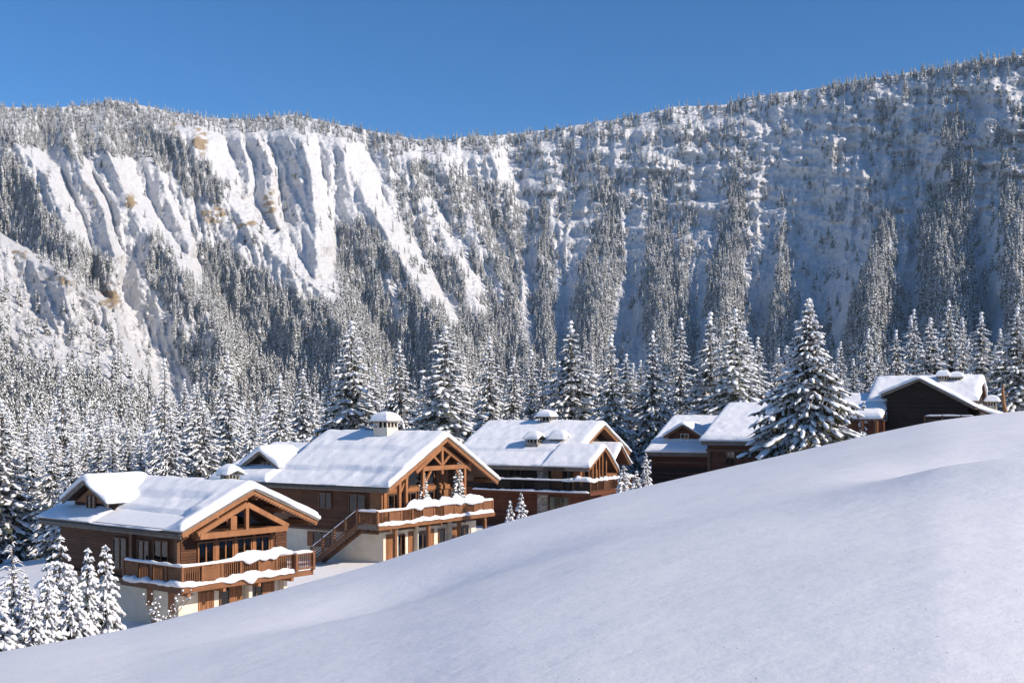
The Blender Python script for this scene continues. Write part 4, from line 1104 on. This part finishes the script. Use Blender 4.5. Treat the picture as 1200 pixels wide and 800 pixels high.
# ======== 2. chalet with the outside stair
def chalet_two():
    loc, rot = at_corner(-8.7, 78, -10.5, 34)
    c = thing('chalet', 'tall timber chalet with outside stair, white chimney and open king-post gable', 'chalet', loc, rot)
    prof = [(0, 5.5), (6.7, 8.95), (13.4, 5.4)]; L = 12.2
    MB().box(.8, 12.6, 1.5, 17.2, -3, 2.3).build('ground_floor_wall', 'plaster', c)
    g_ = gable_z(prof)
    def wp(x): return float(g_(x))+.05
    MB().prism([(.8, 2.3), (12.6, 2.3), (12.6, wp(12.6)), (6.7, wp(6.7)), (.8, wp(.8))], 2.4, 12.0).build('timber_wall', 'siding', c)
    MB().box(.8, 1.35, 1.3, 2.4, 2.3, wp(.8)).build('side_cheek', 'vert', c)
    MB().box(.8, 12.6, 12.0, 17.4, 2.3, 6.05).build('rear_wing_wall', 'siding', c)
    def steps(X, Y):
        q = X/6.7; near = X < 6.7
        a = .26*(1-sstep(.24, .27, q+.02*np.sin(Y*.8)))*sstep(-.5, 1.0, Y)
        b = .15*(1-sstep(.62, .64, q+.012*np.sin(Y*1.0)))*sstep(1.5, 2.6, Y)
        return -(a+b)*near
    gable_roof(c, prof, 0, L, .22, .47, 21, steps, purlins=3, bw=.42, dent=True)
    gable_roof(c, [(0, 5.5), (6.7, 7.9), (13.4, 5.4)], 12.25, 18.2, .2, .5, 24, None, None, rname='rear_roof', purlins=0)
    dormer(c, (1.4, 16.4, 6.6), 4.2, 1.25, 3.6, 8, .5, win=True)
    chimney(c, 6.4, 5.7, 8.4, 1.3, 1.35, .45, 6, 'plaster', snow=.75, d=1.4)
    # truss
    y = .45
    MB().box(4.4, 10.3, y-.13, y+.13, 6.62, 6.95).build('tie_beam', 'timber', c)
    MB().beam((3.6, y-.004, 6.55), (6.75, y-.004, 8.35), .2, .28).build('truss_rafter', 'timber', c)
    MB().beam((6.75, y+.004, 8.35), (10.4, y+.004, 6.5), .2, .28).build('truss_rafter', 'timber', c)
    MB().box(6.62, 6.85, y-.09, y+.09, 6.3, 8.3).build('king_post', 'timber', c)
    MB().beam((6.7, y, 6.95), (5.7, y, 7.7), .13, .16).build('strut', 'timber', c); MB().beam((6.76, y, 6.95), (7.8, y, 7.75), .13, .16).build('strut', 'timber', c)
    for x, zt, zb in ((4.45, 6.9, 3.3), (9.6, 6.7, 3.3), (2.5, 6.6, 3.1), (1.75, 6.2, 3.1)):
        MB().box(x-.12, x+.12, y-.1, y+.12, zb, zt).build('post', 'timber', c)
    MB().beam((4.5, y, 5.5), (5.4, y, 6.6), .13, .18).build('brace', 'timber', c)
    MB().beam((9.55, y, 5.2), (8.5, y, 6.6), .13, .18).build('brace', 'timber', c)
    MB().beam((1.8, y+.1, 4.9), (2.45, y+.1, 5.9), .12, .16).build('brace', 'timber', c)
    # facade of the loggia
    yb = 2.4
    for x0, x1, z0, z1, cu in ((1.5, 2.3, 3.1, 4.9, 0), (2.7, 4.1, 3.1, 4.95, 3), (4.6, 6.0, 3.1, 4.95, 0), (6.2, 8.2, 3.1, 4.95, 2), (2.9, 4.2, 5.35, 6.3, 2), (5.0, 8.2, 5.35, 6.9, 2), (10.3, 11.6, 3.1, 4.9, 1)):
        window(c, x0, x1, z0, z1, yb, 'front', 1, cu, 'timber_d', 'window' if z0 > 5 else 'glazed_door', .09)
    MB().prism([(4.9, 7.05), (8.6, 7.05), (6.75, 8.3)], yb-.06, yb-.004).build('gable_window', 'inside', c)  # plain near-black sheet, the unlit room painted into its colour
    shutter(c, 8.5, 10.0, 3.1, 6.6, yb, 'front', 'plank_panel', 'vert')
    MB().box(1.4, 10.1, yb-.16, yb-.112, 4.98, 5.32).build('floor_band', 'timber', c)
    MB().box(.95, 1.3, 1.18, 1.29, 3.05, 5.5).build('plank_panel', 'timber', c)
    # balcony and stair
    bal = deck(c, [(-1.2, 12.8, -.1, 1.28), (1.36, 12.6, 1.28, 2.39), (-1.2, .79, 1.28, 1.9)], 3.05, .32, 'eave')
    MB().box(-1.25, 12.85, -.2, -.11, 2.72, 3.03).build('edge_beam', 'rail', bal)
    railing(bal, [(-1.15, 1.8), (-1.15, 0), (12.75, 0), (12.75, 1.2)], 3.05, .95, 5, 1.25, 'rail', snow_h=.14, pattern=(0, 0, 1, 0, 0, 1, 0, 1, 1, 0, 1, 1))
    snow_bar('deck_snow', [(-1.2, -.1, 3.05), (12.7, -.1, 3.05)], .42, .22, bal, 23, .55, .1)
    snow_bar('snow_drape', [(2.0, -.0, 4.05), (11.6, -.0, 4.05)], .55, .5, bal, 31, .6, .2)
    for x in (1.0, 4.8, 8.6, 12.0): MB().box(x-.12, x+.12, .1, .34, -2.5, 2.73).build('balcony_post', 'rail', bal)
    for x in (.2, 3, 6, 9, 11.6): MB().box(x-.1, x+.1, -.1, 1.48, 2.5, 2.729).build('joist', 'timber_d', bal)
    st = MB(); n = 15; ya, yz = 1.9, 6.3; za, zz = 3.0, .1
    for i in range(n):
        yy = ya+(yz-ya)*i/n; z = za-(za-zz)*(i+1)/n; st.box(-1.1, -.1, yy, yy+.34, z-.05, z)
    st.beam((-1.15, ya, za-.15), (-1.15, yz, zz-.15), .08, .34); st.beam((-.05, ya, za-.15), (-.05, yz, zz-.15), .08, .34)
    s = st.build('staircase', 'timber_d', c)
    r_ = MB()
    for dz, hh in ((1.0, .1), (.2, .08), (.62, .05), (.41, .05), (.82, .05)): r_.beam((-1.15, ya, za+dz), (-1.15, yz, zz+dz), .07, hh)
    rl = r_.build('stair_railing', 'siding', s)
    for i in range(5):
        t = i/4; MB().box(-1.22, -1.08, ya+(yz-ya)*t-.07, ya+(yz-ya)*t+.07, za+(zz-za)*t-.3, za+(zz-za)*t+1.1).build('stair_post', 'timber_d', s)
    snow_bar('stair_snow', [(-1.15, ya, za+1.05), (-1.15, yz, zz+1.05)], .12, .06, s, 3, .3)
    # side wall windows, plaster ground floor window
    window(c, 6.1, 7.4, 3.8, 5.0, .8, 'side', 1, 1); window(c, 2.8, 4.4, 3.7, 5.0, .8, 'side', 1, 1)
    window(c, 6.2, 8.0, .95, 2.05, .8, 'side', 1, 0); shutter(c, 8.03, 8.6, .95, 2.05, .8, 'side')
    MB().box(.68, .795, 1.55, 17.2, 2.18, 2.34).build('string_course', 'timber_d', c)
    # ground floor front
    MB().box(.8, 1.25, 1.3, 1.495, -2.5, 2.5).build('plaster_pier', 'plaster', c)
    shutter(c, 1.3, 2.2, -.6, 2.1, 1.5, name='door'); window(c, 2.6, 3.6, -.3, 2.0, 1.5, 'front', 1, 0, name='glazed_door')
    shutter(c, 4.0, 4.6, -.3, 2.1, 1.5); window(c, 4.9, 6.4, -.3, 2.0, 1.5, 'front', 1, 3, name='glazed_door'); shutter(c, 6.5, 7.1, -.3, 2.1, 1.5)
    window(c, 7.6, 8.4, .2, 2.0, 1.5, 'front', 0, 2); shutter(c, 9.3, 10.0, .3, 2.0, 1.5); window(c, 10.4, 11.5, .3, 2.0, 1.5, 'front', 1, 0)
    for x in (2.4, 4.75, 8.9): MB().box(x-.12, x+.12, 1.2, 1.48, -2.5, 2.5).build('plaster_pier', 'plaster', c)
    MB().tube([(-.14, -.1, 5.45), (-.14, 18.2, 5.45)], [.08, .08], 8).build('gutter', 'metal', c, True)
    return c, loc, rot
_, l2, r2 = chalet_two()
def local_world(l, r, x, y, z):
    return (l[0]+math.cos(r)*x-math.sin(r)*y, l[1]+math.sin(r)*x+math.cos(r)*y, l[2]+z)
for x, h, v, lab in ((4.6, 3.1, 2, 'potted snowy fir on the stair chalet balcony, left one'), (8.9, 3.7, 0, 'potted snowy fir on the stair chalet balcony, right and taller one')):
    p = local_world(l2, r2, x, .5, 3.05)
    s = h/5
    t = thing('potted_fir', lab, 'potted tree', p)
    MB().tube([(0, 0, 0), (0, 0, .42), (0, 0, .45)], [.2, .3, .3], 12).build('pot', 'timber_d', t, True)
    cm, sm, tm = POT
    for nm, me in (('trunk', tm), ('crown', cm), ('snow_cover', sm)):
        o = obj(nm, me, t); o.location = (0, 0, .35); o.scale = (s*1.0, s*1.0, s)
        if nm == 'trunk': o.location = (0, 0, .4); o.scale = (s, s, s*.95)

# ======== 3. triple-gabled chalet
def chalet_three():
    loc, rot = at_corner(6.92, 100, -9.6, 30)
    c = thing('chalet', 'dark chalet with three small stepped gables and three chimneys on its white roof', 'chalet', loc, rot)
    L = 15.5
    main = [(0, 5.05), (8.1, 8.8), (14.2, 6.0)]
    MB().box(.9, 13.0, 3.2, L-.6, -3, 3.0).build('ground_floor_wall', 'siding_red', c)
    g_ = gable_z(main)
    MB().prism([(.9, 3.0), (13.2, 3.0), (13.2, float(g_(13.2))), (8.1, 8.85), (.9, float(g_(.9))+.05)], 3.4, L-.5).build('timber_wall', 'siding_dark', c)
    def steps(X, Y): return -.2*(1-sstep(.26, .3, X/8.1))*(X < 8)-.1*(1-sstep(.5, .52, X/8.1))*(X < 8)*(Y > 2)
    gable_roof(c, main, 2.4, L, .2, .5, 41, steps, purlins=0, bw=.34, barge='timber')
    # near sub-gable
    s1 = [(0, 5.06), (3.3, 6.8), (6.2, 4.5)]
    a = gable_roof(c, s1, 0, 4.6, .18, .36, 43, None, rname='near_gable_roof', purlins=0, bw=.3)
    s2 = [(5.7, 5.3), (7.4, 6.95), (9.6, 5.1)]
    gable_roof(c, s2, .3, 6.2, .18, .34, 47, None, rname='far_gable_roof', purlins=0, bw=.28, barge='timber_d')
    MB().prism([(.9, 2.9), (5.3, 2.9), (5.3, 5.2), (3.3, 6.76), (.9, 5.52)], 1.3, 3.4).build('near_gable_wall', 'vert', c)
    MB().prism([(5.9, 2.9), (9.2, 2.9), (9.2, 5.3), (7.4, 6.9), (5.9, 5.5)], 1.4, 3.4).build('far_gable_wall', 'vert', c)
    for x in (1.4, 2.1, 2.8, 3.5, 4.3):
        MB().box(x-.08, x+.08, .25, .4, 3.0, float(gable_z(s1)(x))).build('gable_post', 'timber', c)
    window(c, 1.5, 2.5, 3.1, 5.0, 1.3, 'front', 0, 0, name='glazed_door'); window(c, 2.9, 4.2, 3.1, 5.6, 1.3, 'front', 1, 0, name='glazed_door')
    # near side: porch with stone pier, lit panel, balconies
    MB().box(.55, 1.0, 4.6, 5.6, -3, 5.2).build('stone_pier', 'stone', c)
    window(c, 2.0, 3.1, 3.0, 4.9, .9, 'side', 0, 2); shutter(c, 3.2, 4.3, 3.1, 5.0, .9, 'side')
    bal = deck(c, [(-.5, 9.6, -.4, 1.28), (-.5, .89, 1.28, 12)], 2.95, .3, 'siding_red')
    railing(bal, [(-.45, 12), (-.45, -.3)], 2.95, 1.0, 9, 1.4, 'siding_dark', snow_h=.13, pattern=(0, 0, 1))  # same railing as the front; darker wood imitates the shade on this side
    railing(bal, [(-.35, -.3), (9.5, -.3)], 2.95, 1.0, 9, 1.4, 'siding', snow_h=.16, pattern=(0, 0, 1))
    snow_bar('deck_snow', [(-.55, 12, 2.9), (-.55, -.3, 2.9)], .3, .14, bal, 41, .4)
    for i in range(9):
        m = MB(); v, f = ICO1; q = .18+.12*((i*37) % 5)/5
        m.add([(1.0+i*.95+p[0]*q*1.3, -.3+p[1]*q, 4.05+p[2]*q*.9) for p in v], f); m.build('snow_lump', 'snow', bal, True)
    snow_bar('snow_drape', [(-.4, 2.6, 3.95), (-.4, -.2, 3.95), (1.2, -.3, 3.95)], .6, .35, bal, 44, .5, .2)
    window(c, 2.4, 4.6, .3, 2.4, .9, 'side', 1, 3); window(c, 7.5, 8.9, 3.4, 4.8, .9, 'side', 1, 0)
    chimney(c, 3.3, 7.4, 6.4, 1.25, .85, .32, 5, kind='gable', snow=.45, d=1.3)
    chimney(c, 8.0, 8.6, 8.2, 1.2, 1.1, .4, 6, snow=.6, d=1.3)
    chimney(c, 4.3, 5.2, 6.9, 1.2, .35, .3, 7, kind='gable', snow=.5, d=1.5)
    return c
chalet_three()

# ======== 4. dormered low house and the taller one beside it
def house_four():
    loc, rot = at_corner(20.5, 112, -9.0, 28)
    c = thing('house', 'low red-brown house with a small snow-capped dormer beside the taller gable roof', 'house', loc, rot)
    prof = [(0, 5.35), (8.4, 8.75), (16.5, 5.3)]; L = 7.4
    MB().prism([(.5, -3), (16, -3), (16, 5.4), (8.4, 8.7), (.5, 5.5)], .4, L-.4).build('timber_wall', 'siding_red', c)
    MB().box(.38, .497, .3, L-.3, 4.35, 4.55).build('wall_plate', 'timber_d', c)
    MB().box(-.1, .37, 1.0, 6.6, 2.0, 3.9).build('garage_front', 'siding_dark', c)
    gable_roof(c, prof, 0, L, .2, .5, 61, lambda X, Y: -.15*(1-sstep(.2, .24, X/8.4)), purlins=0, barge='timber_d', double=False)
    d = dormer(c, (1.5, 6.0, 7.0), 4.2, 1.25, 4.2, 9, .36, win=False, wallmat='siding_red', mat='siding_red', barge='timber_d')
    window(d, 1.65, 2.55, -.25, .4, .55, 'front', 1, 0, 'curtain', 'dormer_window')
    for z in (2.4, 2.9, 3.4): MB().box(-.12, -.102, 1.1, 6.5, z-.03, z+.03).build('board_joint', 'timber_d', c)
    loc, rot = at_corner(18.44+6.8*.883, 108-6.8*.469, -8.2, 28)
    c = thing('house', 'taller red-brown house with plain snowy roof and tree shadow, left of the big spruce', 'house', loc, rot)
    prof = [(0, 5.85), (8.9, 9.25), (17, 5.9)]; L = 6.8
    MB().prism([(.6, -3), (16.4, -3), (16.4, 5.9), (8.9, 9.2), (.6, 6.0)], .4, L-.4).build('timber_wall', 'siding_red', c)
    gable_roof(c, prof, 0, L, .2, .5, 71, None, purlins=0, barge='timber_d', double=False)
    window(c, 3.6, 4.6, 3.6, 5.0, .6, 'side', 1, 0); MB().box(.45, .597, .3, L-.3, 5.0, 5.2).build('wall_plate', 'timber_d', c)
    MB().box(.48, .597, L-.75, L-.42, -2, 5.0).build('corner_post', 'timber_d', c)
house_four()

# ======== 5. dark chalet on the hill
def chalet_five():
    # gable faces the viewer
    Y0 = 92; X0 = (1037-600)/F*Y0
    c = thing('chalet', 'dark brown chalet on top of the hill with a broad gable facing the camera', 'chalet', (X0, Y0, -2.2), R(-28))
    g = [(-.25, 4.1), (2.7, 5.35), (6.9, 3.0)]
    MB().prism([(.1, -2), (6.3, -2), (6.3, 3.3), (2.7, 5.3), (.1, 4.2)], .5, 9).build('timber_wall', 'siding_dark', c)
    gable_roof(c, g, 0, 6, .14, .26, 81, None, purlins=0, barge='eave', mat='siding_dark', bw=.22, double=False, r=.3)
    # transverse roof behind, ridge across the picture (rotated)
    e = MB().prism([(-.3, 0), (4.2, 2.0), (8.7, 0), (8.7, .2), (4.2, 2.2), (-.3, .2)], 0, 8.6).build('cross_roof', 'soffit', c)
    e.location = (7.0, 1.6, 3.4); e.rotation_euler = (0, 0, math.pi/2)
    snow_sheet('roof_snow', (-.3, 8.7), (-.1, 8.7), soft_gable([(-.3, .2), (4.2, 2.2), (8.7, .2)], .0), .4, e, seed=83)
    MB().prism([(.2, .02), (8.2, .02), (4.2, 1.8)], .3, .45).build('gable_board', 'siding_dark', e)
    MB().box(.2, 6.9, 3.0, 9.5, -2, 3.5).build('rear_wall', 'siding_dark', c)
    # low roof at the left
    w = MB().box(-3.4, .05, -.9, 5.5, -2, 2.0).build('low_wing', 'siding_red', c)
    for x in (-.5, -1.6): MB().box(x-.12, x+.12, -1.15, -.91, -2, 2.05).build('wing_post', 'timber', w)
    lr = MB().add([(-3.9, -1.5, 2.05), (.06, -1.5, 2.05), (.06, 4.0, 3.9), (-3.9, 4.0, 3.9), (-3.9, -1.5, 2.2), (.06, -1.5, 2.2), (.06, 4.0, 4.05), (-3.9, 4.0, 4.05)], [(0, 3, 2, 1), (4, 5, 6, 7), (0, 1, 5, 4), (1, 2, 6, 5), (2, 3, 7, 6), (3, 0, 4, 7)]).build('wing_roof', 'soffit', c)
    snow_sheet('roof_snow', (-4.0, .04), (-1.65, 4.0), lambda X, Y: 2.2+(Y+1.5)*.3364, .5, lr, seed=85)
    # low roof at the right
    rr = MB().prism([(6.6, 3.0), (9.8, 1.75), (9.8, 1.9), (6.6, 3.15)], 1.2, 5).build('porch_roof', 'soffit', c)
    snow_sheet('roof_snow', (6.7, 9.95), (1.1, 5.1), lambda X, Y: 3.12-(X-6.6)*.39, .38, rr, seed=86)
    MB().box(7.0, 9.2, 1.6, 4.6, -2, 2.2).build('porch_wall', 'siding_dark', c)
    bal = MB().box(3.2, 7.4, -1.0, .49, 1.35, 1.5).build('balcony', 'timber_d', c)
    b = MB()
    for z in (1.75, 2.05, 2.35): b.box(3.2, 7.4, -1.02, -.96, z-.05, z+.05)
    rl = b.build('railing', 'timber_d', bal)
    for x in (3.25, 4.6, 6.0, 7.35): MB().box(x-.06, x+.06, -1.09, -1.03, 1.3, 2.45).build('railing_post', 'timber_d', rl)
    snow_bar('rail_snow', [(3.3, -1.0, 2.4), (6.9, -1.0, 2.4)], .12, .09, rl, 88, .2)
    snow_bar('rail_snow', [(3.3, -1.0, 1.78), (6.6, -1.0, 1.78)], .1, .05, rl, 89, .2)
    MB().box(6.0, 7.3, -.9, .2, 1.52, 2.1).build('log_stack', 'timber', bal)
    chimney(c, 4.0, 4.6, 4.7, .7, .75, .25, 90, snow=.5); chimney(c, 5.0, 4.9, 4.5, .8, .85, .25, 91, snow=.45)
    chimney(c, 7.9, 3.6, 2.2, .7, 1.0, .3, 92, snow=.5)
    return c
chalet_five()

# broken orange trunk
X = (1178-600)/F*88; zt = (HZ-448)/F*88; g = gz(X, 88)
t = thing('broken_trunk', 'bare broken orange-brown tree trunk standing at the right end of the snow crest', 'tree', (X, 88, g-.2))
h = zt-g
MB().tube([(.35, 0, 0), (.2, 0, h*.3), (-.1, .05, h*.62), (-.2, 0, h*.9), (-.12, 0, h*1.02)], [.2, .17, .15, .11, .03], 8).build('trunk', 'rotwood', t, True)
MB().tube([(-.12, 0, h*.7), (.2, -.1, h*.85)], [.07, .02], 6).build('branch', 'rotwood', t, True)

# twiggy bush below the balcony
X = (188-600)/F*52.5; zb = gz(X, 52.5)
t = thing('twiggy_bush', 'small leafless bush dusted with snow in front of the cream wall of the leftmost chalet', 'bush', (X, 52.5, zb))
m = MB(); s_ = MB()
for i in range(30):
    a = rs2.rand()*6.28; l = rs2.uniform(.4, 1.25); p = [(0, 0, 0), (math.cos(a)*.2*l, math.sin(a)*.2*l, .55*l), (math.cos(a)*.6*l+.2, math.sin(a)*.4*l, 1.1*l)]
    m.tube(p, [.02, .013, .006], 5)
    for q in (.55, .8, 1.0):
        c = Vector(p[1]).lerp(Vector(p[2]), q*q); v, f = ICO0; k = .014+.02*rs2.rand()
        s_.add([(c.x+x*k*1.4, c.y+y*k*1.4, c.z+z*k) for x, y, z in v], f)
m.build('twigs', 'bark', t); s_.build('snow_cover', 'treesnow', t, True); t.scale = (1.7, 1.7, 2.1)

# ------------------------------------------------------------------ light, sky, camera
w = bpy.data.worlds.new('World'); SC.world = w; w.use_nodes = True
nt = w.node_tree; bg = nt.nodes['Background']
sk = nt.nodes.new('ShaderNodeTexSky'); sk.sky_type = 'NISHITA'; sk.sun_disc = False
sk.sun_elevation = R(SUN_EL); sk.sun_rotation = R(SUN_AZ); sk.altitude = 2200; sk.air_density = 1.0; sk.dust_density = 0.0; sk.ozone_density = 4.5
hs = nt.nodes.new('ShaderNodeHueSaturation'); hs.inputs['Saturation'].default_value = 1.2; nt.links.new(sk.outputs[0], hs.inputs['Color'])
nt.links.new(hs.outputs[0], bg.inputs[0]); bg.inputs[1].default_value = .108
s = bpy.data.lights.new('sun', 'SUN'); s.energy = 4.6; s.angle = R(.55); s.color = (1, .89, .775)
so = bpy.data.objects.new('sun', s); COL.objects.link(so)
sd = Vector((math.sin(R(SUN_AZ))*math.cos(R(SUN_EL)), math.cos(R(SUN_AZ))*math.cos(R(SUN_EL)), math.sin(R(SUN_EL))))
so.rotation_euler = sd.to_track_quat('Z', 'Y').to_euler()

# the air of the valley
hm = bpy.data.materials.new('valley_air'); hm.use_nodes = True; hn = hm.node_tree; hn.nodes.remove(hn.nodes['Principled BSDF'])
pv = hn.nodes.new('ShaderNodeVolumePrincipled'); pv.inputs['Color'].default_value = (.62, .8, 1, 1); pv.inputs['Density'].default_value = .00006
hn.links.new(pv.outputs[0], hn.nodes['Material Output'].inputs['Volume'])
hz = MB().box(-3700, 3700, -3700, 3700, -160, 500)
ho = obj('haze', mesh_np('haze', hz.v, hz.f, [hm])); ho['kind'] = 'stuff'; ho['label'] = 'thin bluish air between the chalets and the mountain'

cd = bpy.data.cameras.new('camera'); cam = bpy.data.objects.new('camera', cd); COL.objects.link(cam)
cd.sensor_width = 36; cd.lens = F/1200*36; cd.shift_y = (HZ-400)/1200
cd.clip_start = .1; cd.clip_end = 12000
cam.location = (0, 0, 0); cam.rotation_euler = (R(90), 0, 0); SC.camera = cam
vs = SC.view_settings; vs.view_transform = 'Standard'; vs.look = 'None'; vs.exposure = 0.43; vs.gamma = 1; vs.use_curve_mapping = False
SC.cycles.max_bounces = 5; SC.cycles.diffuse_bounces = 3; SC.cycles.glossy_bounces = 2; SC.cycles.transparent_max_bounces = 8
SC.cycles.use_denoising = True
